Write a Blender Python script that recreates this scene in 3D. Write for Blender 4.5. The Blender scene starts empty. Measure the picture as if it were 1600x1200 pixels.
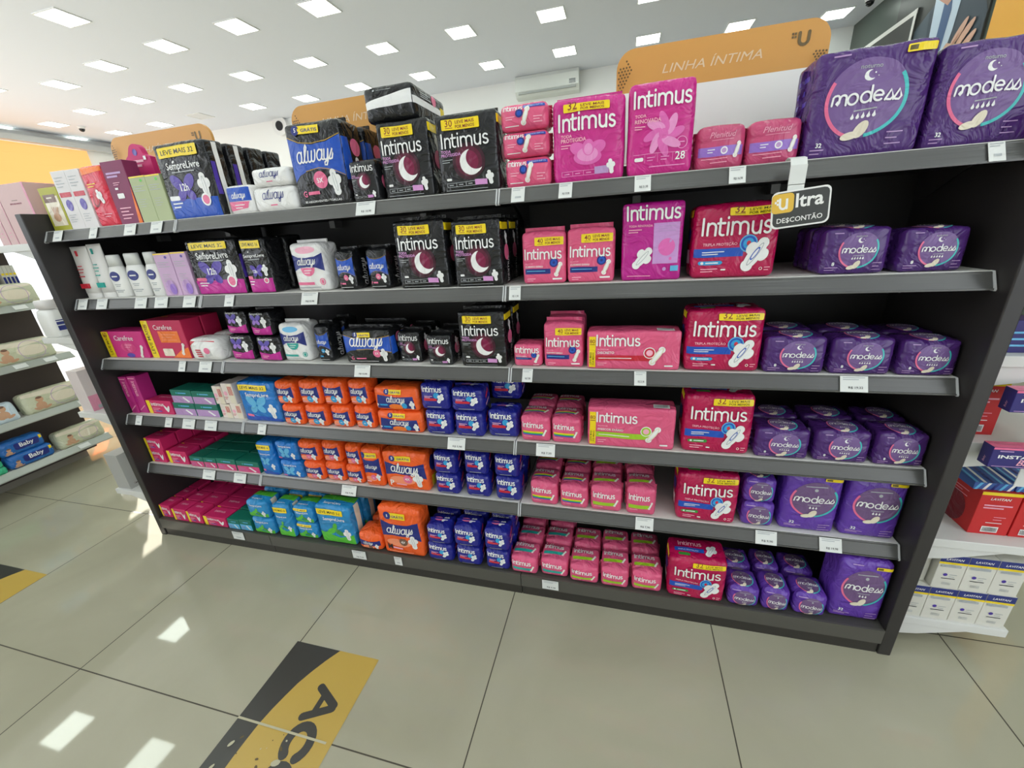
import bpy, bmesh, math, random, bisect
from mathutils import Vector, Matrix, noise

C = bpy.context.scene.collection
SC = bpy.context.scene
PI = math.pi
random.seed(7)

# ------------------------------------------------------------------ camera
cd = bpy.data.cameras.new('camera')
cam = bpy.data.objects.new('camera', cd)
C.objects.link(cam)
cd.sensor_width = 36.0
cd.lens = 634.2 * 36.0 / 1600.0
cd.clip_start = 0.02
cam.location = (2.1828, -1.1946, 1.3301)
cam.rotation_euler = (1.2061, 0.0636, 0.2513)
SC.camera = cam

# ------------------------------------------------------------------ daylight from the open shop front, and the sun
w = bpy.data.worlds.new('daylight')
SC.world = w
w.use_nodes = True
bg = w.node_tree.nodes['Background']
bg.inputs[0].default_value = (0.90, 0.95, 1.0, 1)
bg.inputs[1].default_value = 2.6
sd = bpy.data.lights.new('sun', 'SUN')
sd.energy = 24.0
sd.angle = 0.0008
sd.color = (1.0, 0.96, 1.0)
sun = bpy.data.objects.new('sun', sd)
C.objects.link(sun)
SUN_DIR = Vector((0.8, -0.6, -0.2493)).normalized()       # the way the light travels: in through the holes added to the left wall
sun.rotation_euler = SUN_DIR.to_track_quat('-Z', 'Y').to_euler()
sun.location = (-14, 3, 6)
PANEL_LIGHT = 10.0
SC.view_settings.view_transform = 'Standard'
SC.view_settings.look = 'None'
SC.view_settings.exposure = 0.0
SC.view_settings.gamma = 1.0
SC.view_settings.use_curve_mapping = False

# ------------------------------------------------------------------ materials
def lin(c):
    return tuple(((v / 255) / 12.92 if v / 255 <= 0.04045 else ((v / 255 + 0.055) / 1.055) ** 2.4) for v in c)
MATS = {}
def mat(name, rgb, rough=0.45, metal=0.0, bump=0.0, scale=40.0, emit=None, spec=0.5, coat=0.0, dist=0.004):
    if name in MATS: return MATS[name]
    m = bpy.data.materials.new(name)
    m.use_nodes = True
    nt = m.node_tree
    b = nt.nodes['Principled BSDF']
    b.inputs['Base Color'].default_value = (*lin(rgb), 1)
    b.inputs['Roughness'].default_value = rough
    b.inputs['Metallic'].default_value = metal
    b.inputs['Specular IOR Level'].default_value = spec
    b.inputs['Coat Weight'].default_value = coat
    if emit:
        b.inputs['Emission Color'].default_value = (*lin(emit[0]), 1)
        b.inputs['Emission Strength'].default_value = emit[1]
    if bump:
        tc = nt.nodes.new('ShaderNodeTexCoord')
        n = nt.nodes.new('ShaderNodeTexNoise')
        n.inputs['Scale'].default_value = scale
        n.inputs['Detail'].default_value = 3.0 if dist > .005 else 2.0
        n.inputs['Distortion'].default_value = 1.2 if dist > .005 else 0.0
        bp = nt.nodes.new('ShaderNodeBump')
        bp.inputs['Strength'].default_value = bump
        bp.inputs['Distance'].default_value = dist
        nt.links.new(tc.outputs['Object'], n.inputs['Vector'])
        nt.links.new(n.outputs['Fac'], bp.inputs['Height'])
        nt.links.new(bp.outputs['Normal'], b.inputs['Normal'])
    MATS[name] = m
    return m
def film(name, rgb): return mat(name, rgb, rough=0.24, bump=0.8, scale=17, dist=0.018)
def ink(name, rgb): return mat(name, rgb, rough=0.3, bump=0.5, scale=17, dist=0.018)
def card(name, rgb): return mat(name, rgb, rough=0.5)
FILM = dict(black=(26, 27, 29), pink=(226, 92, 132), hot=(205, 42, 138), magenta=(190, 30, 142), crimson=(186, 20, 79), royal=(32, 37, 138),
            purple=(76, 40, 112), violet=(100, 60, 166), orange=(244, 98, 38), rose=(196, 74, 116), sky=(30, 122, 204), white=(238, 237, 234),
            nightblue=(24, 62, 172), red=(222, 48, 74), greenblue=(42, 140, 200))
CARD = dict(olive=(178, 176, 60), cwhite=(226, 222, 222), plum=(128, 34, 82), sage=(176, 186, 142), lilac=(206, 172, 206), vpink=(188, 40, 128),
            mag=(208, 36, 100), teal=(14, 112, 92), cream=(234, 222, 212), cpink=(206, 40, 124), cred=(200, 36, 84))
INK = dict(i_white=(240, 240, 238), i_yellow=(246, 216, 30), i_navy=(30, 44, 124), i_blue=(28, 82, 186), i_cyan=(48, 158, 214), i_red=(200, 34, 54),
           i_maroon=(128, 20, 40), i_olive=(96, 84, 14), i_wine=(92, 14, 48), i_wine2=(126, 18, 66), i_wine3=(58, 14, 34), i_lilac=(214, 150, 208),
           i_pink=(232, 110, 150), i_lpink=(246, 178, 198), i_magenta=(196, 36, 150), i_green=(58, 146, 60), i_lime=(162, 206, 44), i_leaf=(92, 196, 62),
           i_teal=(40, 168, 156), i_mteal=(60, 190, 190), i_purple=(80, 58, 164), i_grey=(176, 180, 182), i_dark=(34, 34, 40), i_orange=(246, 124, 40),
           i_peach=(250, 150, 110), i_emb=(118, 88, 146), i_embv=(112, 84, 128), i_skyl=(96, 182, 226), i_petal=(226, 104, 180), i_petal2=(236, 150, 204),
           i_gold=(176, 140, 60), i_cream=(232, 222, 200), i_tan=(204, 160, 128), i_violet=(150, 110, 200), i_rosel=(228, 150, 176), i_black=(20, 20, 22),
           i_window=(202, 150, 210), i_lips=(214, 70, 130), i_brown=(120, 88, 72), i_lav=(188, 150, 200))
def M(k):
    if k in FILM: return film('film_' + k, FILM[k])
    if k in CARD: return card('card_' + k, CARD[k])
    if k in INK: return ink('print_' + k[2:], INK[k])
    return MATS[k]

# ------------------------------------------------------------------ object helpers
def link(o, parent=None, loc=None, rot=None):
    C.objects.link(o)
    if parent: o.parent = parent
    if loc: o.location = loc
    if rot: o.rotation_euler = rot
    return o
def tag(o, label=None, cat=None, group=None, kind=None):
    if label: o['label'] = label
    if cat: o['category'] = cat
    if group: o['group'] = group
    if kind: o['kind'] = kind
    return o
def empty(name, loc, label, cat, group=None, rot=None):
    return tag(link(bpy.data.objects.new(name, None), None, loc, rot), label, cat, group)
def finish(bm, name, mats, parent=None, loc=None, rot=None, smooth=False):
    me = bpy.data.meshes.new(name)
    bm.normal_update()
    bm.to_mesh(me); bm.free()
    for m in (mats if isinstance(mats, (list, tuple)) else [mats]): me.materials.append(m)
    if smooth:
        for p in me.polygons: p.use_smooth = True
    return link(bpy.data.objects.new(name, me), parent, loc, rot)
def box(bm, x0, x1, y0, y1, z0, z1, mi=0, bev=0.0):
    v = [bm.verts.new(p) for p in ((x0, y0, z0), (x1, y0, z0), (x1, y1, z0), (x0, y1, z0), (x0, y0, z1), (x1, y0, z1), (x1, y1, z1), (x0, y1, z1))]
    fs = [bm.faces.new([v[i] for i in q]) for q in ((3, 2, 1, 0), (4, 5, 6, 7), (0, 1, 5, 4), (1, 2, 6, 5), (2, 3, 7, 6), (3, 0, 4, 7))]
    for f in fs: f.material_index = mi
    if bev:
        r = bmesh.ops.bevel(bm, geom=list({e for f in fs for e in f.edges}), offset=bev, segments=2, affect='EDGES', profile=0.5)
        for f in r['faces']: f.material_index = mi
    return fs
def prism(bm, pts, axis, a, b, mi=0):
    """extrude a 2D outline (list of pairs) along axis from a to b"""
    def P(p, t):
        return {'x': (t, p[0], p[1]), 'y': (p[0], t, p[1]), 'z': (p[0], p[1], t)}[axis]
    A = [bm.verts.new(P(p, a)) for p in pts]; B = [bm.verts.new(P(p, b)) for p in pts]
    n = len(pts); fs = []
    fs.append(bm.faces.new(A[::-1])); fs.append(bm.faces.new(B))
    for i in range(n): fs.append(bm.faces.new((A[i], A[(i + 1) % n], B[(i + 1) % n], B[i])))
    for f in fs: f.material_index = mi
    bmesh.ops.recalc_face_normals(bm, faces=fs)
    return fs
def loft(bm, rings, n=24, cap=True, mi=0):
    """rings: (cx, cy, z, rx, ry, power)"""
    R = []
    for cx, cy, z, rx, ry, p in rings:
        r = []
        for i in range(n):
            a = 2 * PI * i / n; c, s = math.cos(a), math.sin(a)
            r.append(bm.verts.new((cx + rx * math.copysign(abs(c) ** (2 / p), c), cy + ry * math.copysign(abs(s) ** (2 / p), s), z)))
        R.append(r)
    for a, b in zip(R, R[1:]):
        for i in range(n):
            f = bm.faces.new((a[i], a[(i + 1) % n], b[(i + 1) % n], b[i])); f.material_index = mi
    if cap:
        bm.faces.new(R[0][::-1]).material_index = mi; bm.faces.new(R[-1]).material_index = mi
def tube(bm, pts, r, n=8, mi=0):
    pts = [Vector(p) for p in pts]; R = []
    for i, p in enumerate(pts):
        d = (pts[min(i + 1, len(pts) - 1)] - pts[max(i - 1, 0)]).normalized()
        u = d.orthogonal().normalized(); v = d.cross(u)
        R.append([bm.verts.new(p + r * (math.cos(2 * PI * k / n) * u + math.sin(2 * PI * k / n) * v)) for k in range(n)])
    for a, b in zip(R, R[1:]):
        off = min(range(n), key=lambda o: (a[0].co - b[o].co).length)
        for i in range(n):
            bm.faces.new((a[i], a[(i + 1) % n], b[(i + 1 + off) % n], b[(i + off) % n])).material_index = mi
    bm.faces.new(R[0][::-1]).material_index = mi; bm.faces.new(R[-1]).material_index = mi

# ------------------------------------------------------------------ lettering and flat print
_txt = {}
def text_polys(s, bold=0.0, shear=0.0):
    """outlines of a line of text as triangles in font units (cap height about 0.73), with its width"""
    key = (s, bold, shear)
    if key in _txt: return _txt[key]
    cu = bpy.data.curves.new('t', 'FONT')
    cu.body = s; cu.resolution_u = 2; cu.offset = bold; cu.shear = shear; cu.fill_mode = 'FRONT'
    ob = bpy.data.objects.new('t', cu); C.objects.link(ob)
    dg = bpy.context.evaluated_depsgraph_get(); dg.update()
    me = bpy.data.meshes.new_from_object(ob.evaluated_get(dg))
    vs = [(v.co.x, v.co.y) for v in me.vertices]
    polys = [[vs[i] for i in p.vertices] for p in me.polygons]
    x0 = min(v[0] for v in vs); x1 = max(v[0] for v in vs); y0 = min(v[1] for v in vs); y1 = max(v[1] for v in vs)
    bpy.data.meshes.remove(me); bpy.data.objects.remove(ob); bpy.data.curves.remove(cu)
    _txt[key] = ([[(x - x0, y) for x, y in p] for p in polys], x1 - x0, y0, y1)
    return _txt[key]
def arc(cx, cy, rx, ry, a0, a1, n=9):
    return [(cx + rx * math.cos(math.radians(a0 + (a1 - a0) * i / n)), cy + ry * math.sin(math.radians(a0 + (a1 - a0) * i / n))) for i in range(n + 1)]
def ribbon(pts, wd):
    """polygons of a stroke of width wd with round ends"""
    h = wd / 2; out = []; L = []; Rr = []
    n = len(pts)
    for i, p in enumerate(pts):
        a = pts[max(i - 1, 0)]; b = pts[min(i + 1, n - 1)]
        dx, dy = b[0] - a[0], b[1] - a[1]; l = math.hypot(dx, dy) or 1
        L.append((p[0] - dy / l * h, p[1] + dx / l * h)); Rr.append((p[0] + dy / l * h, p[1] - dx / l * h))
    for i in range(n - 1): out.append([Rr[i], Rr[i + 1], L[i + 1], L[i]])
    for p, q in ((pts[0], pts[1]), (pts[-1], pts[-2])):
        g = math.atan2(p[1] - q[1], p[0] - q[0])
        out.append([(p[0] + h * math.cos(g + PI * (k / 6 - .5)), p[1] + h * math.sin(g + PI * (k / 6 - .5))) for k in range(7)])
    return out
def _n(x, arches):
    s = [[(x, 0), (x, 1)]]
    for k in range(arches):
        x0 = x + k * 0.66
        s.append([(x0, 0.5)] + arc(x0 + 0.33, 0.64, 0.33, 0.36, 180, 0, 8) + [(x0 + 0.66, 0)])
    return s
def _s(x):
    return [arc(x + 0.27, 0.74, 0.25, 0.25, 35, 200, 7) + [(x + 0.12, 0.56), (x + 0.42, 0.45)] + arc(x + 0.27, 0.25, 0.27, 0.25, 20, -150, 8)]
WORDS = {}
def _word_i():
    s = [[(0, 0), (0, 1.42)]]; x = 0.42
    s += _n(x, 1); x += 1.0
    s += [[(x, 1.34), (x, 0.3)] + arc(x + 0.26, 0.26, 0.26, 0.26, 180, 290, 6), [(x - 0.2, 0.98), (x + 0.38, 0.98)]]; x += 0.66
    s += [[(x, 0), (x, 1)], [(x, 1.36), (x, 1.42)]]; x += 0.36
    s += _n(x, 2); x += 1.68
    s += [[(x, 1), (x, 0.38)] + arc(x + 0.33, 0.37, 0.33, 0.37, 180, 360, 9) + [(x + 0.66, 1)], [(x + 0.66, 0.5), (x + 0.66, 0)]]; x += 0.98
    s += _s(x); return s, x + 0.54, 0.21
def _word_a():
    def sh(p): return [(a + 0.22 * b, b) for a, b in p]
    s = []; x = 0.0
    def a_(x): return [arc(x + 0.36, 0.5, 0.34, 0.5, 50, 410, 16), [(x + 0.68, 0.98), (x + 0.66, 0.3)] + arc(x + 0.84, 0.22, 0.18, 0.2, 180, 310, 5)]
    s += a_(0); x = 0.98
    s += [[(x, 0.1), (x + 0.22, 0.75), (x + 0.36, 1.4), (x + 0.26, 1.62), (x + 0.12, 1.3), (x + 0.1, 0.4)] + arc(x + 0.28, 0.22, 0.18, 0.22, 180, 320, 6)]; x = 1.55
    s += [[(x, 0.98), (x - 0.02, 0.35)] + arc(x + 0.2, 0.28, 0.22, 0.28, 180, 350, 8) + [(x + 0.46, 0.95)], [(x + 0.46, 0.95), (x + 0.42, 0.35)] + arc(x + 0.64, 0.28, 0.22, 0.28, 180, 360, 8) + [(x + 0.9, 0.7), (x + 0.84, 1.0)]]; x = 2.66
    s += a_(x); x = 3.6
    s += [[(x, 0.98), (x, 0.35)] + arc(x + 0.22, 0.28, 0.22, 0.28, 180, 345, 8) + [(x + 0.48, 0.98)], [(x + 0.48, 0.98), (x + 0.5, -0.1), (x + 0.36, -0.5), (x + 0.12, -0.48), (x + 0.1, -0.25), (x + 0.62, 0.12)]]; x = 4.3
    s += [[(x - 0.05, 0.1), (x + 0.28, 1.02), (x + 0.36, 0.5), (x + 0.3, 0.1), (x + 0.02, 0.04)]]
    return [sh(p) for p in s], 4.75, 0.17
def _word_m():
    s = []; x = 0.08
    s += [[(x - 0.06, 0.06), (x, 0.8), (x + 0.16, 0.98)] + arc(x + 0.34, 0.72, 0.26, 0.28, 120, 0, 6) + [(x + 0.6, 0.3), (x + 0.46, 0.08), (x + 0.34, 0.22), (x + 0.46, 0.4), (x + 0.62, 0.4)],
          [(x + 0.6, 0.5), (x + 0.66, 0.8)] + arc(x + 0.94, 0.68, 0.3, 0.32, 150, 0, 8) + [(x + 1.24, 0.04)]]; x += 1.82
    s += [arc(x, 0.5, 0.44, 0.48, 0, 360, 20)]; x += 1.16
    s += [arc(x, 0.5, 0.44, 0.48, 0, 360, 20), [(x + 0.46, 1.5), (x + 0.46, 0.04)]]; x += 1.12
    s += [[(x - 0.42, 0.5), (x + 0.42, 0.5)] + arc(x, 0.5, 0.42, 0.48, 0, 310, 16)]; x += 0.62
    for k in range(2):
        s += [[(x, 0.04), (x + 0.5, 0.98), (x + 0.7, 0.3), (x + 0.5, 0.04), (x + 0.2, 0.06)]]; x += 0.74
    return s, x, 0.2
WORDS['I'] = _word_i(); WORDS['a'] = _word_a(); WORDS['m'] = _word_m()

class Art:
    """flat print on one face of a pack: x and sizes in face widths, y in face heights"""
    def __init__(s, W, H):
        s.W, s.H, s.items, s.part, s.asp = W, H, [], None, W / H
    def add(s, polys, m): s.items.append((s.part, m, [[(x * s.W, y * s.H) for x, y in p] for p in polys]))
    def poly(s, pts, m): s.add([pts], m)
    def rect(s, x0, y0, x1, y1, m, r=0.0):
        if not r: return s.poly([(x0, y0), (x1, y0), (x1, y1), (x0, y1)], m)
        q = r * s.asp
        s.poly(arc(x1 - r, y0 + q, r, q, -90, 0, 3) + arc(x1 - r, y1 - q, r, q, 0, 90, 3) + arc(x0 + r, y1 - q, r, q, 90, 180, 3) + arc(x0 + r, y0 + q, r, q, 180, 270, 3), m)
    def ell(s, cx, cy, rx, m, k=1.0, ang=0.0, n=24):
        ry = rx * k; ca, sa = math.cos(math.radians(ang)), math.sin(math.radians(ang)); P = []
        for i in range(n):
            a = 2 * PI * i / n; u, v = rx * math.cos(a), ry * math.sin(a)
            P.append((cx + u * ca - v * sa, cy + (u * sa + v * ca) * s.asp))
        s.poly(P, m)
    def ring(s, cx, cy, r, wd, a0, a1, m, n=24):
        o = arc(0, 0, r, r, a0, a1, n); i = arc(0, 0, r - wd, r - wd, a0, a1, n)
        s.add([[(cx + p[0], cy + p[1] * s.asp) for p in (o[k], o[k + 1], i[k + 1], i[k])] for k in range(n)], m)
    def stroke(s, pts, wd, m):
        s.add([[(x, y * s.asp) for x, y in p] for p in ribbon([(x, y / s.asp) for x, y in pts], wd)], m)
    def text(s, t, x, y, wd, m, bold=0.0, shear=0.0, h=None, rot=0):
        P, tw, y0, y1 = text_polys(t, bold, shear)
        k = wd / tw; ky = k if h is None else h / (y1 - min(y0, 0) or 1)
        c, sn = math.cos(math.radians(rot)), math.sin(math.radians(rot))
        s.add([[(x + (u * k) * c - (v * ky) * sn, y + ((u * k) * sn + (v * ky) * c) * s.asp) for u, v in p] for p in P], m)
    def word(s, key, x, y, wd, m, bold=1.0, part='logo', ky=1.0, rot=0):
        S, tw, sw = WORDS[key]; k = wd / tw
        old = s.part; s.part = part or old
        c, sn = math.cos(math.radians(rot)), math.sin(math.radians(rot)); out = []
        for st in S:
            for p in ribbon([(a, b * ky) for a, b in st], sw * bold):
                out.append([(x + k * (u * c - v * sn), y + k * (u * sn + v * c) * s.asp) for u, v in p])
        s.add(out, m); s.part = old
    def lines(s, x, y, wd, n, m, gap=0.035, th=0.012):
        for i in range(n):
            s.rect(x, y - i * gap, x + wd * (1.0 if i % 2 == 0 else 0.72), y - i * gap + th, m)

def surf(W, D, H, r, bulge, wob=0.0, seed=0.0):
    """map (face, u, v, lift) to a point on a rounded, slightly swollen block standing on z = 0, front at y = 0"""
    hx, hy, hz = W / 2, D / 2, H / 2
    ax = {'front': (W, H), 'back': (W, H), 'left': (D, H), 'right': (D, H), 'top': (W, D), 'bottom': (W, D)}
    def f(face, u, v, e=0.0):
        if face == 'front': p = Vector((u - hx, -hy, v - hz)); n = Vector((0, -1, 0))
        elif face == 'back': p = Vector((hx - u, hy, v - hz)); n = Vector((0, 1, 0))
        elif face == 'left': p = Vector((-hx, hy - u, v - hz)); n = Vector((-1, 0, 0))
        elif face == 'right': p = Vector((hx, u - hy, v - hz)); n = Vector((1, 0, 0))
        elif face == 'top': p = Vector((u - hx, v - hy, hz)); n = Vector((0, 0, 1))
        else: p = Vector((u - hx, hy - v, -hz)); n = Vector((0, 0, -1))
        q = Vector((max(-hx + r, min(hx - r, p.x)), max(-hy + r, min(hy - r, p.y)), max(-hz + r, min(hz - r, p.z))))
        d = p - q
        if d.length > 1e-9: p = q + d.normalized() * (r + e)
        a, b = ax[face]
        s = (1 - (2 * u / a - 1) ** 2) * (1 - (2 * v / b - 1) ** 2)
        k = {'front': 1.0, 'back': 0.5, 'left': 0.35, 'right': 0.35, 'top': 0.5, 'bottom': 0.0}[face]
        p = p + n * (k * bulge * max(s, 0))
        if wob:
            g = noise.noise_vector(p * 19.0 + Vector((seed, seed * 1.7, 3.1)))
            up = min(1.0, (p.z + hz) / 0.02)
            p = p + Vector((g.x * 0.6, g.y, g.z * 0.8 * up)) * (wob * (0.35 + 0.65 * up))
        return p + Vector((0, hy, hz))
    return f, ax
def pack_body(W, D, H, r, bulge, grid, wob=0.0, seed=0.0):
    bm = bmesh.new()
    f0, ax = surf(W, D, H, r, bulge, wob, seed)
    f = f0
    def cuts(a, n):
        c = [0, r * 0.35, r] + [r + (a - 2 * r) * i / n for i in range(1, n)] + [a - r, a - r * 0.35, a]
        return c
    for face, (a, b) in ax.items():
        n = 1 if not bulge else grid
        cu, cv = cuts(a, n), cuts(b, n)
        V = [[bm.verts.new(f(face, u, v)) for v in cv] for u in cu]
        for i in range(len(cu) - 1):
            for j in range(len(cv) - 1):
                try: bm.faces.new((V[i][j], V[i + 1][j], V[i + 1][j + 1], V[i][j + 1]))
                except ValueError: pass
    bmesh.ops.remove_doubles(bm, verts=bm.verts, dist=1e-5)
    bmesh.ops.dissolve_degenerate(bm, dist=1e-6, edges=bm.edges)
    bmesh.ops.recalc_face_normals(bm, faces=bm.faces)
    memo = {}
    def onface(face, u, v):
        # a point on the flat facets the body is really made of
        a, b = ax[face]; n = 1 if not bulge else grid
        if face not in memo: memo[face] = (cuts(a, n), cuts(b, n), {})
        cu, cv, M_ = memo[face]
        i = max(0, min(len(cu) - 2, bisect.bisect_right(cu, u) - 1)); j = max(0, min(len(cv) - 2, bisect.bisect_right(cv, v) - 1))
        def g(p, q):
            if (p, q) not in M_: M_[(p, q)] = f0(face, cu[p], cv[q])
            return M_[(p, q)]
        s = (u - cu[i]) / (cu[i + 1] - cu[i]); t = (v - cv[j]) / (cv[j + 1] - cv[j])
        return (g(i, j) * (1 - s) + g(i + 1, j) * s) * (1 - t) + (g(i, j + 1) * (1 - s) + g(i + 1, j + 1) * s) * t
    return bm, onface, ax, cuts
def stamp(bm, items, face, f, a, b, slots, bulge, r, cu, cv, base=0):
    """press flat print onto a face of the pack; items are (material, polygons)"""
    for li, (m, polys) in enumerate(items):
        t = bmesh.new(); kl = t.faces.layers.int.new('k')
        for pi, P in enumerate(polys):
            P = [(min(max(x, 0.0008), a - 0.0008), min(max(y, 0.0008), b - 0.0008)) for x, y in P]
            Q = [p for i, p in enumerate(P) if (abs(p[0] - P[i - 1][0]) + abs(p[1] - P[i - 1][1])) > 1e-6]
            if len(Q) < 3: continue
            ar = sum(Q[i - 1][0] * Q[i][1] - Q[i][0] * Q[i - 1][1] for i in range(len(Q)))
            if abs(ar) < 1e-9: continue
            if ar < 0: Q = Q[::-1]
            t.faces.new([t.verts.new((x, y, 0)) for x, y in Q])[kl] = pi % 24
        if not t.faces: t.free(); continue
        bmesh.ops.triangulate(t, faces=[q for q in t.faces if len(q.verts) > 4])
        for c in cu: bmesh.ops.bisect_plane(t, geom=t.verts[:] + t.edges[:] + t.faces[:], plane_co=(c, 0, 0), plane_no=(1, 0, 0))
        for c in cv: bmesh.ops.bisect_plane(t, geom=t.verts[:] + t.edges[:] + t.faces[:], plane_co=(0, c, 0), plane_no=(0, 1, 0))
        if m not in slots: slots.append(m)
        mi = slots.index(m); e = 0.0008 + 0.00012 * (base + li)
        mp = {}
        for q in t.faces:
            vs = []
            for v in q.verts:
                if v not in mp: mp[v] = bm.verts.new(f(face, v.co.x, v.co.y) + (e + 3e-6 * q[kl]) * NORM[face])
                vs.append(mp[v])
            try: nf = bm.faces.new(vs)
            except ValueError: continue
            nf.material_index = mi; nf.smooth = True
        t.free()
NORM = dict(front=Vector((0, -1, 0)), back=Vector((0, 1, 0)), left=Vector((-1, 0, 0)), right=Vector((1, 0, 0)), top=Vector((0, 0, 1)), bottom=Vector((0, 0, -1)))

# ------------------------------------------------------------------ how each kind of pack is printed
# every printer gets F(face) -> Art and returns (body material, corner radius, swell, end seal)
def promo(a, x0, y0, x1, y1, num, lines_, numc='i_maroon', txc='i_maroon', r=0.015):
    a.part = 'promo_label'
    a.rect(x0, y0, x1, y1, 'i_yellow', r)
    wd = x1 - x0; hh = (y1 - y0) / a.asp
    if num:
        a.text(num, x0 + wd * 0.1, y0 + (y1 - y0) * 0.3, wd * 0.2, numc, bold=0.005)
        a.rect(x0 + wd * 0.1, y0 + (y1 - y0) * 0.16, x0 + wd * 0.3, y0 + (y1 - y0) * 0.21, numc)
    n = len(lines_); tx = x0 + wd * (0.38 if num else 0.08); tw = wd * (0.5 if num else 0.84)
    for i, t in enumerate(lines_):
        a.text(t, tx, y0 + (y1 - y0) * (0.56 - 0.42 * i if n == 2 else 0.28), tw, txc, bold=0.012, h=hh * (0.3 if n == 2 else 0.46))
    a.part = None
def gratis(a, x0, y0, x1, y1):
    a.part = 'promo_label'
    a.rect(x0, y0, x1, y1, 'i_yellow', 0.012)
    h = (y1 - y0)
    a.ell(x0 + 0.03, (y0 + y1) / 2, h / a.asp * 0.62, 'i_navy')
    a.text('5', x0 + 0.012, y0 + h * 0.28, 0.035, 'i_white', bold=0.02)
    a.text('GRÁTIS', x0 + (x1 - x0) * 0.3, y0 + h * 0.24, (x1 - x0) * 0.64, 'i_navy', bold=0.02, h=h / a.asp * 0.5)
    a.part = None
def pad(a, cx, cy, s, ang=-25, wings=True, wm='i_white', core='i_grey'):
    a.part = 'pad_picture'
    c, sn = math.cos(math.radians(ang + 90)), math.sin(math.radians(ang + 90))
    def at(t, o=0.0): return cx + (t * c - o * sn) * s, cy + (t * sn + o * c) * s * a.asp
    for t, r_ in ((0.64, 0.27), (-0.66, 0.3)): a.ell(*at(t), r_ * s, wm, 1.0)
    a.ell(cx, cy, 0.92 * s, wm, 0.36, ang + 90)
    if wings:
        for o in (0.34, -0.34): a.ell(*at(0.16, o), 0.25 * s, wm, 1.3, ang)
    if core:
        a.ell(cx, cy, 0.66 * s, core, 0.2, ang + 90); a.ell(cx, cy, 0.6 * s, wm, 0.15, ang + 90)
    a.part = None
def liner(a, cx, cy, s, ang=-20):
    a.part = 'pad_picture'
    c, sn = math.cos(math.radians(ang + 90)), math.sin(math.radians(ang + 90))
    for t in (0.72, -0.72): a.ell(cx + t * c * s, cy + t * sn * s * a.asp, 0.3 * s, 'i_white')
    a.ell(cx, cy, 0.95 * s, 'i_cream', 0.27, ang + 90); a.ell(cx, cy, 0.8 * s, 'i_white', 0.18, ang + 90)
    a.part = None
def crescent(a, cx, cy, r, m, a0=95, a1=335, off=(0.42, 0.3), part='moon'):
    a.part = part
    o = arc(0, 0, r, r, a0, a1, 24)
    p0, p1 = o[0], o[-1]; ox, oy = off[0] * r, off[1] * r
    b0 = math.degrees(math.atan2(p1[1] - oy, p1[0] - ox)); b1 = math.degrees(math.atan2(p0[1] - oy, p0[0] - ox))
    ra, rb = math.hypot(p1[0] - ox, p1[1] - oy), math.hypot(p0[0] - ox, p0[1] - oy)
    b1 %= 360; b0 %= 360
    if b0 < b1: b0 += 360
    i = [(ox + (ra + (rb - ra) * k / 20) * math.cos(math.radians(b0 + (b1 - b0) * k / 20)), oy + (ra + (rb - ra) * k / 20) * math.sin(math.radians(b0 + (b1 - b0) * k / 20))) for k in range(21)]
    n = 20
    q = [o[round(k * 24 / n)] for k in range(n + 1)]; i = i[::-1]
    P = [(cx + x, cy + y * a.asp) for x, y in q], [(cx + x, cy + y * a.asp) for x, y in i]
    a.add([[P[0][k], P[0][k + 1], P[1][k + 1], P[1][k]] for k in range(n)], m)
    a.part = None
def butterfly(a, cx, cy, s, m1, m2):
    a.part = 'butterfly'
    for g in (1, -1):
        a.ell(cx + g * 0.3 * s, cy + 0.17 * s * a.asp, 0.34 * s, m1, 0.62, g * 38); a.ell(cx + g * 0.22 * s, cy - 0.24 * s * a.asp, 0.25 * s, m2, 0.7, -g * 40)
    a.part = None
def clauses(a, y, x0=0.1, x1=0.62, n=3, m='i_grey'):
    """row of small outlined boxes along the foot of the pack"""
    d = (x1 - x0) / n; t = 0.006
    for k in range(n):
        u = x0 + k * d
        for q in ((u, y, u + d, y + t * a.asp), (u, y + 0.06 * a.asp, u + d, y + (0.06 + t) * a.asp), (u, y, u + t, y + 0.06 * a.asp)): a.rect(*q, m)
        a.rect(u + d * 0.25, y + 0.025 * a.asp, u + d * 0.7, y + 0.038 * a.asp, m)

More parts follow.
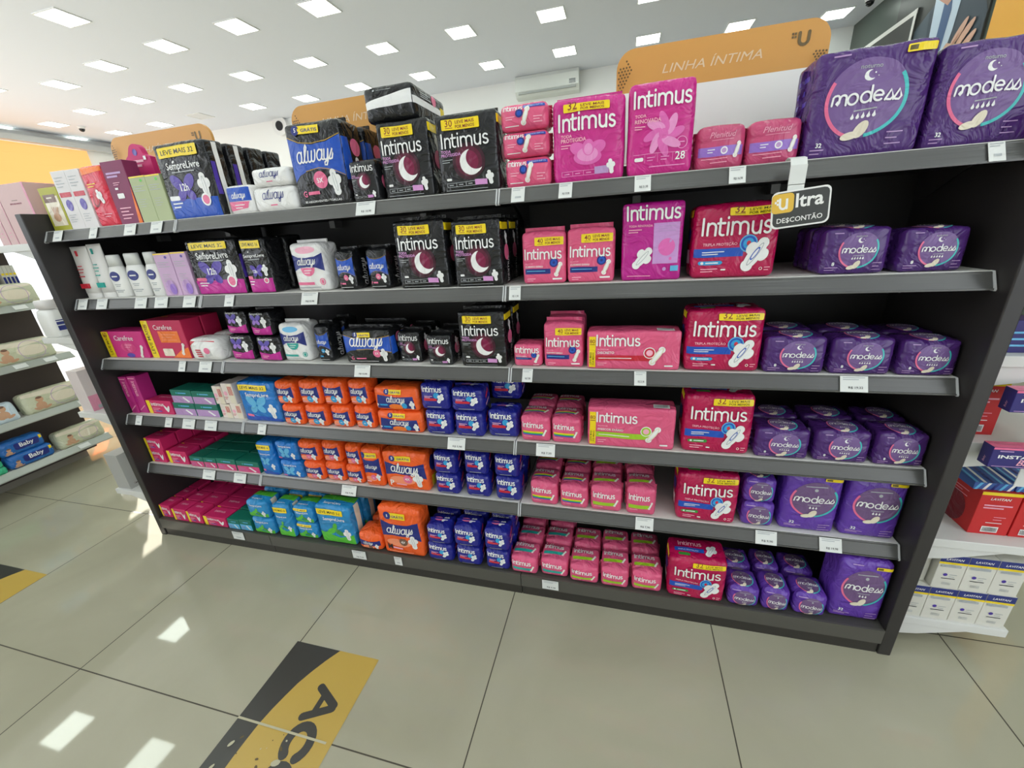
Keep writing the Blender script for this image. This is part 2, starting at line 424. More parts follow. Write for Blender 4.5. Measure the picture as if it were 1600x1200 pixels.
def p_night(F, big=True):
    a = F('front')
    yb = 0.0 if big else 0.1
    for r_, m in ((0.27, 'i_wine3'), (0.22, 'i_wine'), (0.16, 'i_wine2')): a.ell(0.52, 0.4 + yb, r_, m, n=32)
    a.lines(0.08, 0.435 + yb, 0.17, 2, 'i_grey', 0.028, 0.008)
    a.text('TODA', 0.07, 0.525 + yb, 0.17, 'i_lilac', bold=0.02); a.text('PROTEGIDA', 0.07, 0.48 + yb, 0.33, 'i_lilac', bold=0.02)
    crescent(a, 0.56, 0.385 + yb, 0.19, 'i_white')
    a.rect(0.12, 0.175, 0.21, 0.205, 'i_white', 0.015)
    clauses(a, 0.09, 0.12, 0.6)
    a.rect(0.6, 0.09, 0.8, 0.16, 'i_lilac')
    pad(a, 0.85, 0.18, 0.11, 10, core=None)
    a.lines(0.1, 0.04, 0.7, 1, 'i_grey', th=0.008)
    a.word('I', 0.1, 0.59 if big else 0.74, 0.76 if big else 0.82, 'i_white', bold=0.88)
    if big: promo(a, 0.12, 0.8, 0.74, 0.93, '30', ['LEVE MAIS', 'POR MENOS'])
    for fc in ('right', 'left'):
        b = F(fc)
        b.part = 'side_print'
        if big: b.rect(0.0, 0.84, 0.8, 0.94, 'i_yellow')
        b.ell(0.5, 0.5, 0.24, 'i_pink'); b.part = None
        pad(b, 0.5, 0.72, 0.22, 12, core=None)
        b.word('I', 0.68, 0.06, 0.75 if big else 0.9, 'i_white', part='side_print', rot=90, bold=.9)
    return 'black', 0.009, 0.005, 'top'
def p_lying(F):
    a = F('front')
    a.part = 'white_band'; a.poly([(0.0, 0.36), (1, 0.42), (1, 0.8), (0.72, 0.74), (0.0, 0.56)], 'i_white'); a.part = None
    a.lines(0.3, 0.86, 0.3, 1, 'i_grey'); a.ell(0.24, 0.87, 0.02, 'i_grey')
    b = F('right'); b.part = 'side_print'; b.rect(0, 0.42, 1, 0.62, 'i_white'); b.rect(0.8, 0.3, 0.95, 0.7, 'i_yellow'); b.ell(0.6, 0.78, 0.07, 'i_pink'); b.lines(0.2, 0.8, 0.3, 3, 'i_grey', 0.06, 0.03); b.part = None
    return 'black', 0.014, 0.008, None
def p_liner(F):
    a = F('front')
    a.word('I', 0.06, 0.76, 0.42, 'i_white', bold=1.1)
    a.rect(0.5, 0.8, 0.97, 0.94, 'i_blue'); a.text('CUIDADO DIÁRIO', 0.54, 0.85, 0.38, 'i_white', h=0.04)
    a.lines(0.12, 0.5, 0.2, 2, 'i_lpink', 0.09, 0.03); a.lines(0.1, 0.14, 0.3, 1, 'i_white', th=0.04); a.lines(0.72, 0.42, 0.18, 3, 'i_lpink', 0.1, 0.03)
    a.ell(0.42, 0.62, 0.085, 'i_navy'); a.ell(0.42, 0.62, 0.05, 'i_blue')
    liner(a, 0.55, 0.5, 0.19, -18)
    return 'pink', 0.014, 0.008, 'side'
def p_pink32(F):
    a = F('front')
    a.text('TODA', 0.12, 0.55, 0.16, 'i_lpink', bold=0.02); a.text('PROTEGIDA', 0.12, 0.495, 0.36, 'i_lpink', bold=0.02); a.lines(0.12, 0.455, 0.14, 2, 'i_lpink', 0.03, 0.01)
    a.part = 'flower_print'
    for g in (1, -1): a.ell(0.5 + g * 0.13, 0.4, 0.13, 'i_petal', 0.62, g * 22)
    a.ell(0.5, 0.3, 0.2, 'i_petal', 0.5); a.ell(0.5, 0.33, 0.15, 'i_petal2', 0.6); a.ell(0.51, 0.41, 0.085, 'i_petal', 1.2); a.ell(0.51, 0.39, 0.06, 'i_petal2', 1.2)
    a.part = None
    clauses(a, 0.08, 0.12, 0.6, m='i_petal2'); a.rect(0.6, 0.08, 0.8, 0.17, 'i_lav')
    pad(a, 0.83, 0.16, 0.1, 8, core=None)
    a.word('I', 0.1, 0.63, 0.77, 'i_white')
    promo(a, 0.16, 0.835, 0.8, 0.93, '32', ['LEVE MAIS', 'POR MENOS'], 'i_maroon', 'i_maroon')
    return 'hot', 0.013, 0.007, 'top'
def p_pink28(F):
    a = F('front')
    a.part = 'flower_print'
    for k in range(8): a.ell(0.55 + 0.17 * math.cos(k * PI / 4), 0.44 + 0.17 * math.sin(k * PI / 4) * a.asp, 0.15, ('i_petal', 'i_petal2')[k % 2], 0.42, k * 45 + 25)
    a.ell(0.55, 0.44, 0.07, 'i_petal'); a.part = None
    a.text('TODA', 0.1, 0.635, 0.17, 'i_lpink', bold=0.02); a.text('RENOVADA', 0.1, 0.575, 0.4, 'i_lpink', bold=0.02); a.lines(0.1, 0.535, 0.16, 2, 'i_lpink', 0.025, 0.009)
    a.ring(0.83, 0.335, 0.085, 0.01, 0, 360, 'i_petal2'); a.lines(0.79, 0.335, 0.08, 1, 'i_petal2')
    for q in ((0.1, 0.235, 0.92, 0.24), (0.28, 0.14, 0.284, 0.235), (0.48, 0.14, 0.484, 0.235), (0.7, 0.14, 0.704, 0.235)): a.rect(*q, 'i_petal2')
    a.rect(0.12, 0.165, 0.26, 0.205, 'i_white', 0.02); a.lines(0.32, 0.19, 0.12, 2, 'i_petal2', 0.03, 0.01); a.lines(0.53, 0.19, 0.12, 2, 'i_petal2', 0.03, 0.01)
    a.text('28', 0.74, 0.155, 0.15, 'i_white', bold=0.01); a.lines(0.35, 0.09, 0.55, 1, 'i_petal2', th=0.01)
    a.word('I', 0.09, 0.74, 0.83, 'i_white')
    return 'hot', 0.013, 0.007, None
def p_plen(F):
    a = F('front')
    a.rect(0.0, 0.3, 1.0, 0.52, 'i_violet'); a.ell(0.57, 0.42, 0.075, 'i_white'); a.ell(0.57, 0.42, 0.05, 'i_lav')
    a.text('Plenitud', 0.25, 0.72, 0.55, 'i_rosel', shear=0.3, bold=0.01); a.lines(0.3, 0.66, 0.45, 1, 'i_rosel', th=0.012)
    a.lines(0.22, 0.45, 0.15, 2, 'i_white', 0.06, 0.02); a.lines(0.1, 0.24, 0.55, 1, 'i_lpink', th=0.015); a.lines(0.3, 0.15, 0.35, 1, 'i_lpink', th=0.02)
    liner(a, 0.84, 0.42, 0.16, -16)
    return 'rose', 0.016, 0.009, 'side'
def emblem(a, cx, cy, r, style, face='i_emb', word=True):
    a.part = 'emblem'
    a.ell(cx, cy, r, face, n=40)
    a.ring(cx, cy, r, r * 0.09, 150, 262, 'i_pink', 20); a.ring(cx, cy, r, r * 0.09, 278, 395, 'i_mteal', 20)
    if style == 'night':
        crescent(a, cx, cy + 0.56 * r * a.asp, r * 0.14, 'i_white', 70, 330, (0.45, 0.25), 'emblem'); a.part = 'emblem'
        a.ell(cx + 0.12 * r, cy + 0.62 * r * a.asp, r * 0.022, 'i_white', n=8); a.ell(cx + 0.2 * r, cy + 0.54 * r * a.asp, r * 0.015, 'i_white', n=8)
        a.text('noturno', cx - 0.26 * r, cy + 0.74 * r * a.asp, 0.52 * r, 'i_grey', bold=0.01)
        nd = 5
    else:
        a.ell(cx, cy + 0.58 * r * a.asp, r * 0.08, 'i_grey', n=10); a.rect(cx - 0.45 * r, cy + 0.74 * r * a.asp, cx + 0.45 * r, cy + 0.78 * r * a.asp, 'i_grey'); nd = 3
    a.rect(cx - 0.25 * r, cy - 0.3 * r * a.asp, cx + 0.3 * r, cy - 0.27 * r * a.asp, 'i_grey')
    for k in range(nd):
        x = cx + (k - (nd - 1) / 2) * 0.13 * r
        a.ell(x, cy - 0.45 * r * a.asp, r * 0.045, 'i_white', n=10); a.poly([(x - 0.035 * r, cy - 0.43 * r * a.asp), (x + 0.035 * r, cy - 0.43 * r * a.asp), (x, cy - 0.34 * r * a.asp)], 'i_white')
    a.ell(cx + 0.02 * r, cy - 0.78 * r * a.asp, r * 0.24, 'i_cream', 0.62, 60, 16); a.ell(cx - 0.22 * r, cy - 0.92 * r * a.asp, r * 0.24, 'i_cream', 0.45, 10, 16)
    a.part = None
    if word: a.word('m', cx - 0.84 * r, cy - 0.12 * r * a.asp, 1.68 * r, 'i_white')
def p_modess_big(F):
    a = F('front')
    emblem(a, 0.46, 0.535, 0.355, 'night')
    a.text('32', 0.09, 0.115, 0.055, 'i_white', bold=0.02); a.lines(0.04, 0.085, 0.13, 2, 'i_lav', 0.035, 0.01)
    a.lines(0.7, 0.2, 0.14, 3, 'i_lav', 0.055, 0.01); a.lines(0.12, 0.93, 0.14, 1, 'i_lav', th=0.014)
    a.part = 'promo_label'; a.rect(0.72, 0.885, 0.96, 0.955, 'i_yellow', 0.012); a.rect(0.735, 0.9, 0.8, 0.94, 'i_olive'); a.part = None
    b = F('left'); b.part = 'side_print'; b.lines(0.2, 0.8, 0.5, 4, 'i_purple', 0.12, 0.05); b.part = None
    return 'purple', 0.011, 0.006, 'side'
def p_modess8(F):
    a = F('front')
    emblem(a, 0.53, 0.52, 0.3, 'night')
    a.text('8', 0.16, 0.2, 0.04, 'i_white', bold=0.02); a.lines(0.06, 0.15, 0.2, 2, 'i_lav', 0.05, 0.014); a.lines(0.78, 0.24, 0.13, 3, 'i_lav', 0.075, 0.014); a.lines(0.12, 0.9, 0.14, 1, 'i_lav', th=0.02)
    t = F('top'); emblem(t, 0.53, 0.42, 0.27, 'night')
    return 'purple', 0.011, 0.008, 'side'
def p_modess_v(F):
    a = F('front')
    emblem(a, 0.52, 0.58, 0.42, 'day', 'i_embv')
    a.text('32', 0.16, 0.145, 0.09, 'i_white', bold=0.02); a.lines(0.08, 0.115, 0.3, 2, 'i_lav', 0.02, 0.008); a.lines(0.68, 0.15, 0.22, 3, 'i_lav', 0.04, 0.008); a.lines(0.2, 0.95, 0.2, 1, 'i_lav', th=0.01)
    a.part = 'promo_label'; a.rect(0.64, 0.9, 0.96, 0.945, 'i_yellow', 0.012); a.rect(0.66, 0.908, 0.76, 0.937, 'i_olive'); a.part = None
    return 'violet', 0.014, 0.008, None
def p_modess_s(F):
    a = F('front'); emblem(a, 0.5, 0.5, 0.38, 'day', 'i_embv')
    a.lines(0.06, 0.9, 0.3, 1, 'i_lav', th=0.03)
    t = F('top'); emblem(t, 0.5, 0.46, 0.36, 'day', 'i_embv')
    return 'violet', 0.014, 0.008, None
def p_sempre(F, foot, body='black', bf=('i_purple', 'i_purple'), flash=('LEVE MAIS 32',), narrow=False, side=True):
    a = F('front')
    if foot: a.rect(0.004, 0.004, 0.996, 0.27, foot)
    butterfly(a, 0.42 if not narrow else 0.5, 0.42, 0.4, *bf)
    if body == 'black': a.text('12h', 0.34, 0.38, 0.17, 'i_white', bold=0.02)
    a.lines(0.09, 0.21, 0.2, 2, 'i_white', 0.05, 0.018); a.rect(0.06, 0.26, 0.27, 0.32, 'i_white' if foot == 'i_blue' else 'i_pink', 0.02)
    pad(a, 0.82, 0.42, 0.19, 4)
    a.ell(0.78, 0.235, 0.09, 'i_white'); a.ell(0.78, 0.235, 0.065, 'i_pink')
    a.part = 'logo'; a.text('SempreLivre', 0.2 if not narrow else 0.12, 0.66, 0.64 if not narrow else 0.8, 'i_white', bold=0.012, h=0.13); a.ell(0.36, 0.755, 0.025, 'i_white', 0.6, 30); a.part = None
    a.rect(0.28, 0.615, 0.72, 0.628, 'i_grey')
    promo(a, 0.1, 0.82, 0.86, 0.955, None, list(flash), 'i_olive', 'i_black')
    if side:
        b = F('right'); b.part = 'side_print'; b.rect(0.36, 0.02, 0.62, 0.98, 'i_white'); b.rect(0.08, 0.3, 0.3, 0.72, 'i_purple'); b.part = None
    return body, 0.009, 0.005, None
def p_sempre_side(F):
    a = F('front'); a.part = 'white_band'; a.rect(0.35, 0.01, 0.62, 0.99, 'i_white'); a.part = None; a.lines(0.06, 0.6, 0.2, 4, 'i_grey', 0.05, 0.02); a.rect(0.05, 0.66, 0.26, 0.8, 'i_purple')
    return 'black', 0.009, 0.004, None
def p_sempre_blue(F, flash='LEVE MAIS 32', narrow=False, small=False, green=False, body=None):
    a = F('front'); body = body or ('greenblue' if green else 'sky')
    if green:
        a.poly([(0.004, 0.01), (0.996, 0.01), (0.996, 0.3), (0.6, 0.2), (0.004, 0.34)], 'i_leaf')
        a.part = 'leaf_print'
        for x, y, s, g in ((0.38, 0.36, 0.15, 30), (0.6, 0.34, 0.14, -28), (0.5, 0.48, 0.12, 70), (0.26, 0.28, 0.1, 10)): a.ell(x, y, s, 'i_leaf' if g > 0 else 'i_green', 0.5, g)
        a.part = None
    else:
        a.poly([(0.004, 0.01), (0.996, 0.01), (0.996, 0.1), (0.004, 0.2)], 'i_blue')
        butterfly(a, 0.46, 0.46, 0.44, 'i_skyl', 'i_skyl'); a.rect(0.1, 0.14, 0.28, 0.2, 'i_pink', 0.02)
    pad(a, 0.82, 0.3, 0.15 if small else 0.18, 4)
    a.part = 'logo'; a.text('SempreLivre', 0.22, 0.66 if flash else 0.74, 0.6, 'i_white', bold=0.012); a.part = None
    a.rect(0.3, 0.61 if flash else 0.69, 0.66, 0.62 if flash else 0.705, 'i_skyl')
    if flash: promo(a, 0.06, 0.8, 0.8 if not narrow else 0.9, 0.94, None, [flash], 'i_olive', 'i_black')
    if green:
        t = F('top'); t.rect(0.004, 0.5, 0.996, 0.99, 'i_leaf'); t.text('SempreLivre', 0.2, 0.2, 0.5, 'i_white', bold=0.01)
        b = F('right'); b.part = 'side_print'; b.rect(0.35, 0.02, 0.7, 0.98, 'i_cream'); b.part = None
    return body, 0.012, 0.006, None
def p_always_big(F, code='G', wide=False, small=False, acc='i_pink', flash=True):
    a = F('front')
    a.poly([(0.004, 0.3), (0.15, 0.40), (0.4, 0.46), (0.7, 0.43), (0.996, 0.34), (0.996, 0.82), (0.75, 0.75), (0.5, 0.73), (0.25, 0.76), (0.004, 0.85)], 'i_blue')
    for p in ([(0.01, 0.86), (0.25, 0.77), (0.5, 0.745), (0.75, 0.765), (0.99, 0.83)], [(0.3, 0.44), (0.55, 0.46), (0.8, 0.42), (0.99, 0.35)]): a.stroke(p, 0.012, 'i_gold')
    a.part = 'roundel'; a.ell(0.53 if not wide else 0.7, 0.32, 0.12 if not wide else 0.075, acc); a.text('5X', 0.465 if not wide else 0.665, 0.29, 0.11 if not wide else 0.07, 'i_white', bold=0.02); a.part = None
    pad(a, 0.78 if not wide else 0.84, 0.28, 0.2 if not wide else 0.13, 6)
    a.text(code, 0.14, 0.13, 0.08 if not wide else 0.06, acc, bold=0.02); a.rect(0.25, 0.15, 0.46, 0.19, acc)
    if not small: a.text('32 ABSORVENTES / TOALLAS', 0.14, 0.055, 0.7, 'i_white', h=0.03, bold=0.01) if not wide else a.lines(0.1, 0.07, 0.6, 1, 'i_white', th=0.02)
    else: a.lines(0.1, 0.06, 0.7, 1, 'i_white', th=0.014)
    a.word('a', 0.16, 0.54 if not small else 0.52, 0.68, 'i_white', bold=0.95)
    if flash: gratis(a, 0.2 if not wide else 0.28, 0.86 if not wide else 0.8, 0.66 if not wide else 0.62, 0.96 if not wide else 0.93)
    b = F('right')
    if small: b.word('a', 0.72, 0.08, 1.0, 'i_white', part='side_print', rot=90)
    else:
        b.part = 'side_print'; b.poly([(0.01, 0.3), (0.4, 0.3), (0.3, 0.8), (0.01, 0.8)], 'i_blue'); b.ell(0.6, 0.7, 0.22, acc); b.part = None; pad(b, 0.62, 0.46, 0.3, 12)
    return 'black', 0.013, 0.007, 'top'
def p_always_tiny(F):
    a = F('front'); a.rect(0.004, 0.45, 0.996, 0.95, 'i_blue'); a.poly([(0.004, 0.1), (0.8, 0.2), (0.9, 0.42), (0.004, 0.45)], 'i_pink'); a.lines(0.3, 0.3, 0.4, 2, 'i_white', 0.1, 0.03)
    a.word('a', 0.24, 0.56, 0.55, 'i_white', bold=1.0)
    return 'white', 0.012, 0.006, None
def p_always_wipe(F):
    a = F('front'); a.word('a', 0.26, 0.5, 0.5, 'i_navy', bold=0.8); a.lines(0.42, 0.22, 0.16, 1, 'i_pink', th=0.05)
    return 'white', 0.022, 0.008, 'side'
def p_always_white(F, acc):
    a = F('front')
    a.ell(0.5, 0.86, 0.3, 'i_lpink' if acc == 'i_pink' else 'i_skyl', 0.3)
    a.poly([(0.004, 0.42), (0.25, 0.5), (0.5, 0.52), (0.75, 0.5), (0.996, 0.42), (0.996, 0.8), (0.75, 0.72), (0.5, 0.7), (0.25, 0.72), (0.004, 0.8)], 'i_navy')
    a.part = 'roundel'; a.poly([(0.28, 0.5)] + arc(0.5, 0.5, 0.22, 0.17, 180, 360, 10), acc); a.part = None; a.lines(0.38, 0.44, 0.24, 2, 'i_white', 0.05, 0.014)
    a.rect(0.06, 0.14, 0.6, 0.2, acc); a.lines(0.06, 0.07, 0.7, 1, 'i_grey', th=0.025); a.ring(0.86, 0.2, 0.085, 0.02, 0, 360, acc); a.ell(0.86, 0.2, 0.04, acc, 1.3)
    a.word('a', 0.2, 0.565, 0.56, 'i_white', bold=0.95)
    return 'white', 0.014, 0.007, 'top'
def p_orange(F, acc='i_cyan', flash=False, wide=False, large=None):
    a = F('front')
    if wide:
        a.poly([(0.06, 0.1), (0.94, 0.14), (0.9, 0.66), (0.5, 0.62), (0.1, 0.7)], 'i_navy'); a.ell(0.5, 0.2, 0.16, 'i_orange', 0.4); a.lines(0.13, 0.24, 0.18, 1, 'i_cyan', th=0.07); a.ell(0.7, 0.27, 0.06, 'i_cyan'); a.text('P', 0.06, 0.18, 0.045, 'i_white', bold=0.02)
        pad(a, 0.87, 0.3, 0.1, 4); a.word('a', 0.3, 0.4, 0.42, 'i_white', bold=0.95); gratis(a, 0.3, 0.74, 0.66, 0.94)
        return 'orange', 0.014, 0.007, None
    top, mid = (0.78, 0.36) if not large else (0.74, 0.4)
    a.poly([(0.03, mid), (0.3, mid + 0.05), (0.7, mid + 0.04), (0.97, mid - 0.06), (0.95, top), (0.7, top - 0.06), (0.3, top - 0.06), (0.05, top)], 'i_navy')
    a.ell(0.42, mid - 0.12, 0.3, 'i_peach', 0.42 if not large else 0.34)
    rm = {None: acc, 'P': 'i_pink', 'M': 'i_brown'}[large]
    a.part = 'roundel'; a.ell(0.55, mid - 0.08, 0.14 if not large else 0.1, rm); a.text('4X', 0.49, mid - 0.11, 0.11, 'i_white', bold=0.02); a.part = None
    pad(a, 0.78, mid - 0.08, 0.19, 6)
    if large: a.text(large, 0.12, 0.12, 0.09 if large == 'P' else 0.13, 'i_white' if large == 'P' else 'i_dark', bold=0.02)
    a.lines(0.26 if large else 0.14, 0.15, 0.24, 1, 'i_lpink', th=0.03); a.lines(0.14, 0.07, 0.6, 1, 'i_peach', th=0.02)
    a.word('a', 0.18, 0.52 if not large else 0.5, 0.62, 'i_white', bold=1.0)
    if flash: gratis(a, 0.22 if large else 0.12, 0.79, 0.68 if large else 0.86, 0.91)
    if large == 'P':
        b = F('right'); b.part = 'side_print'; b.rect(0.3, 0.05, 0.7, 0.35, 'i_yellow'); b.ell(0.5, 0.65, 0.25, 'i_navy', 1.6); b.part = None
    return 'orange', 0.014, 0.007, None
def p_orange_top(F):
    a = F('front')
    a.poly([(0.03, 0.34), (0.97, 0.36), (0.95, 0.66), (0.5, 0.6), (0.06, 0.68)], 'i_navy'); a.ell(0.45, 0.26, 0.24, 'i_peach', 0.4); a.ell(0.55, 0.27, 0.09, 'i_brown'); pad(a, 0.8, 0.3, 0.14, 4)
    a.word('a', 0.26, 0.45, 0.4, 'i_white')
    return 'orange', 0.02, 0.008, None
def p_crim(F, pill):
    a = F('front')
    a.rect(0.004, 0.3, 0.6, 0.42, 'i_blue'); a.lines(0.12, 0.365, 0.26, 2, 'i_white', 0.03, 0.012)
    a.text('TRIPLA PROTEÇÃO', 0.12, 0.455, 0.4, 'i_lpink', bold=0.015)
    a.part = 'roundel'; a.ell(0.65, 0.47, 0.105, 'i_skyl'); a.ell(0.65, 0.47, 0.09, 'i_blue'); a.ell(0.65, 0.47, 0.065, 'i_cyan'); a.ell(0.65, 0.475, 0.025, 'i_red', 1.2); a.part = None
    a.rect(0.08, 0.195, 0.37, 0.25, pill, 0.03); a.ell(0.13, 0.222, 0.018, 'i_white'); a.lines(0.17, 0.215, 0.15, 1, 'i_white', th=0.016)
    a.lines(0.12, 0.13, 0.2, 2, 'i_lpink', 0.035, 0.012); a.rect(0.36, 0.11, 0.42, 0.13, 'i_white', 0.01); a.ring(0.83, 0.12, 0.02, 0.006, 0, 360, 'i_white', 10); a.lines(0.87, 0.13, 0.07, 2, 'i_lpink', 0.035, 0.01)
    pad(a, 0.74, 0.32, 0.24, -32)
    a.part = 'pad_picture'; a.ell(0.74, 0.33, 0.09, 'i_blue', 0.28, 58); a.ell(0.74, 0.33, 0.07, 'i_white', 0.22, 58); a.part = None
    a.word('I', 0.1, 0.6, 0.78, 'i_white', bold=.9)
    promo(a, 0.4, 0.84, 0.97, 0.945, '32', ['LEVE MAIS', 'POR MENOS'], 'i_maroon', 'i_olive')
    b = F('left'); b.part = 'side_print'; b.rect(0.3, 0.85, 0.8, 0.95, 'i_yellow'); b.rect(0.3, 0.2, 0.7, 0.4, 'i_white'); b.ell(0.5, 0.6, 0.2, 'i_navy'); b.part = None
    t = F('top'); t.rect(0.1, 0.3, 0.62, 0.46, 'i_blue'); t.text('TRIPLA PROTEÇÃO', 0.16, 0.34, 0.36, 'i_white'); t.rect(0.16, 0.14, 0.36, 0.24, 'i_green', 0.02); t.word('I', 0.18, 0.56, 0.4, 'i_lpink', part='top_print'); pad(t, 0.74, 0.42, 0.16, -32)
    return 'crimson', 0.015, 0.006, None
def p_tall(F):
    a = F('front')
    a.part = 'window_print'; a.rect(0.52, 0.22, 0.94, 0.74, 'i_window'); a.ell(0.74, 0.43, 0.14, 'i_petal'); a.ell(0.81, 0.28, 0.025, 'i_petal'); a.lines(0.6, 0.69, 0.28, 3, 'i_lav', 0.03, 0.01); a.part = None
    a.text('TODA RENOVADA', 0.1, 0.7, 0.4, 'i_lpink', bold=0.015); a.lines(0.1, 0.66, 0.22, 2, 'i_lpink', 0.03, 0.01)
    pad(a, 0.35, 0.3, 0.23, -42); a.rect(0.82, 0.12, 0.95, 0.19, 'i_skyl'); a.ell(0.72, 0.15, 0.03, 'i_window'); a.lines(0.1, 0.06, 0.4, 1, 'i_lpink', th=0.008)
    a.word('I', 0.08, 0.79, 0.84, 'i_white')
    return 'magenta', 0.009, 0.004, None
def p_40(F, band='i_navy', flash=True, num='40'):
    a = F('front')
    y = 0.0 if flash else 0.14
    a.rect(0.06, 0.2 + y, 0.66, 0.3 + y, band); a.lines(0.1, 0.25 + y, 0.44, 1, 'i_skyl', th=0.014)
    a.text('PROTETOR', 0.07, 0.385 + y, 0.18, 'i_lpink'); a.text('CUIDADO DIÁRIO', 0.07, 0.325 + y, 0.42, 'i_white', bold=0.015)
    a.part = 'roundel'; a.ell(0.74, 0.41 + y, 0.1, 'i_navy'); a.ell(0.74, 0.41 + y, 0.07, 'i_blue'); a.ell(0.74, 0.41 + y, 0.03, 'i_navy'); a.part = None
    liner(a, 0.84, 0.28 + y * 0.8, 0.17, -24)
    a.lines(0.1, 0.1, 0.2, 2, 'i_lpink', 0.04, 0.014); a.rect(0.7, 0.08, 0.92, 0.11, 'i_white', 0.01)
    a.word('I', 0.07, 0.49 + y * 1.2, 0.84, 'i_white')
    if flash: promo(a, 0.3, 0.74, 0.97, 0.89, num, ['LEVE MAIS', 'POR MENOS'], 'i_maroon', 'i_maroon')
    return 'pink', 0.011, 0.005, 'top' if flash else None
def p_80(F, band, sub):
    a = F('front')
    a.part = 'promo_label'; a.rect(0.02, 0.05, 0.095, 0.87, 'i_yellow'); a.text('80', 0.027, 0.7, 0.06, 'i_maroon', bold=0.01); a.rect(0.027, 0.66, 0.087, 0.675, 'i_maroon'); a.text('LEVE MAIS', 0.05, 0.12, 0.15, 'i_olive', rot=90, bold=0.01); a.text('POR MENOS', 0.08, 0.12, 0.15, 'i_olive', rot=90, bold=0.01); a.part = None
    a.rect(0.1, 0.25, 0.74, 0.39, band); a.lines(0.13, 0.305, 0.36, 1, 'i_white', th=0.02)
    a.text('PROTETOR', 0.12, 0.53, 0.12, 'i_lpink', bold=0.01); a.text(sub, 0.12, 0.435, 0.3 if len(sub) > 9 else 0.18, 'i_white', bold=0.015)
    a.part = 'roundel'; a.ell(0.68, 0.46, 0.064, 'i_white'); a.ell(0.68, 0.46, 0.054, band); a.ell(0.68, 0.46, 0.035, 'i_lpink'); a.part = None
    liner(a, 0.76, 0.38, 0.12, -34)
    a.lines(0.12, 0.17, 0.1, 2, 'i_lpink', 0.05, 0.016); a.rect(0.84, 0.11, 0.93, 0.15, 'i_white', 0.008)
    a.word('I', 0.11, 0.65, 0.46, 'i_white')
    t = F('top'); t.part = 'top_print'; t.rect(0.75, 0.1, 0.93, 0.4, 'i_white'); [t.rect(0.76 + k * 0.012, 0.14, 0.764 + k * 0.012, 0.36, 'i_black') for k in range(13)]; t.part = None
    return 'pink', 0.009, 0.004, None
def p_small(F, kind):
    for fc, y in (('front', 0.0), ('top', 0.05)):
        a = F(fc)
        if kind == 'rain':
            for k, m in enumerate(('i_yellow', 'i_leaf', 'i_blue')): a.rect(0.06, 0.4 - k * 0.05 + y, 0.78, 0.45 - k * 0.05 + y, m)
        elif kind == 'lime': a.rect(0.06, 0.28 + y, 0.78, 0.42 + y, 'i_lime')
        else: a.rect(0.06, 0.28 + y, 0.8, 0.44 + y, 'i_teal')
        liner(a, 0.83, 0.4 + y, 0.13, -26); a.lines(0.1, 0.22 + y, 0.3, 1, 'i_lpink', th=0.02)
        a.word('I', 0.08, 0.6 + y, 0.7, 'i_white', part='logo' if fc == 'front' else 'top_print', bold=1.1)
    return 'pink', 0.012, 0.007, 'side'
def p_blue(F):
    a = F('front')
    a.rect(0.16, 0.4, 0.62, 0.5, 'i_red'); a.lines(0.18, 0.56, 0.3, 2, 'i_lpink', 0.05, 0.02); a.lines(0.24, 0.14, 0.5, 1, 'i_grey', th=0.03)
    a.ell(0.62, 0.6, 0.1, 'i_cyan'); pad(a, 0.75, 0.5, 0.19, -28)
    a.word('I', 0.12, 0.74, 0.68, 'i_white', bold=1.1)
    t = F('top'); t.part = 'top_print'; t.ell(0.4, 0.5, 0.2, 'i_pink', 0.5, -10); t.part = None; pad(t, 0.68, 0.5, 0.18, -40)
    b = F('right'); b.part = 'side_print'; b.poly([(0.3, 0.5), (0.6, 0.75), (0.6, 0.9), (0.3, 0.65)], 'i_red'); b.poly([(0.3, 0.2), (0.6, 0.4), (0.6, 0.5), (0.3, 0.3)], 'i_lpink'); b.part = None
    return 'royal', 0.014, 0.008, 'top'
def p_carefree(F, orange):
    a = F('front')
    x = 0.2
    a.part = 'promo_label'; a.rect(0.004, 0.004, 0.18, 0.996, 'i_yellow'); a.text('80' if orange else '60', 0.04, 0.8, 0.1, 'i_maroon', bold=0.01); a.text('LEVE MAIS', 0.12, 0.12, 0.5 if orange else 0.36, 'i_olive', rot=90, bold=0.01); a.part = None
    if orange:
        a.rect(0.36, 0.42, 0.86, 0.72, 'i_orange'); a.lines(0.42, 0.62, 0.36, 3, 'i_peach', 0.07, 0.02); a.poly([(0.55, 0.02), (0.996, 0.02), (0.996, 0.3), (0.8, 0.22)], 'i_orange'); a.rect(0.34, 0.06, 0.6, 0.26, 'i_cream', 0.02)
    else:
        a.ell(0.56, 0.4, 0.18, 'i_lips', 0.5); a.ell(0.56, 0.1, 0.1, 'i_purple', 0.4); a.lines(0.48, 0.48, 0.18, 2, 'i_lpink', 0.08, 0.02)
    liner(a, 0.86, 0.25, 0.12, -20)
    a.part = 'logo'; a.text('Carefree', 0.3, 0.76 if orange else 0.66, 0.46, 'i_white'); a.part = None
    return ('cred' if orange else 'cpink'), 0.003, 0.0, None
def p_ob(F):
    a = F('front'); a.part = 'red_corner'; a.poly([(0.01, 0.6), (0.3, 0.95), (0.01, 0.97)], 'i_red'); a.poly([(0.3, 0.97), (0.97, 0.9), (0.97, 0.97)], 'i_red'); a.part = None
    for k in range(4): a.rect(0.28, 0.2 + k * 0.1, 0.48, 0.26 + k * 0.1, 'i_red')
    a.ell(0.68, 0.5, 0.09, 'i_pink'); a.lines(0.58, 0.3, 0.2, 2, 'i_grey', 0.06, 0.02)
    return 'white', 0.02, 0.009, None
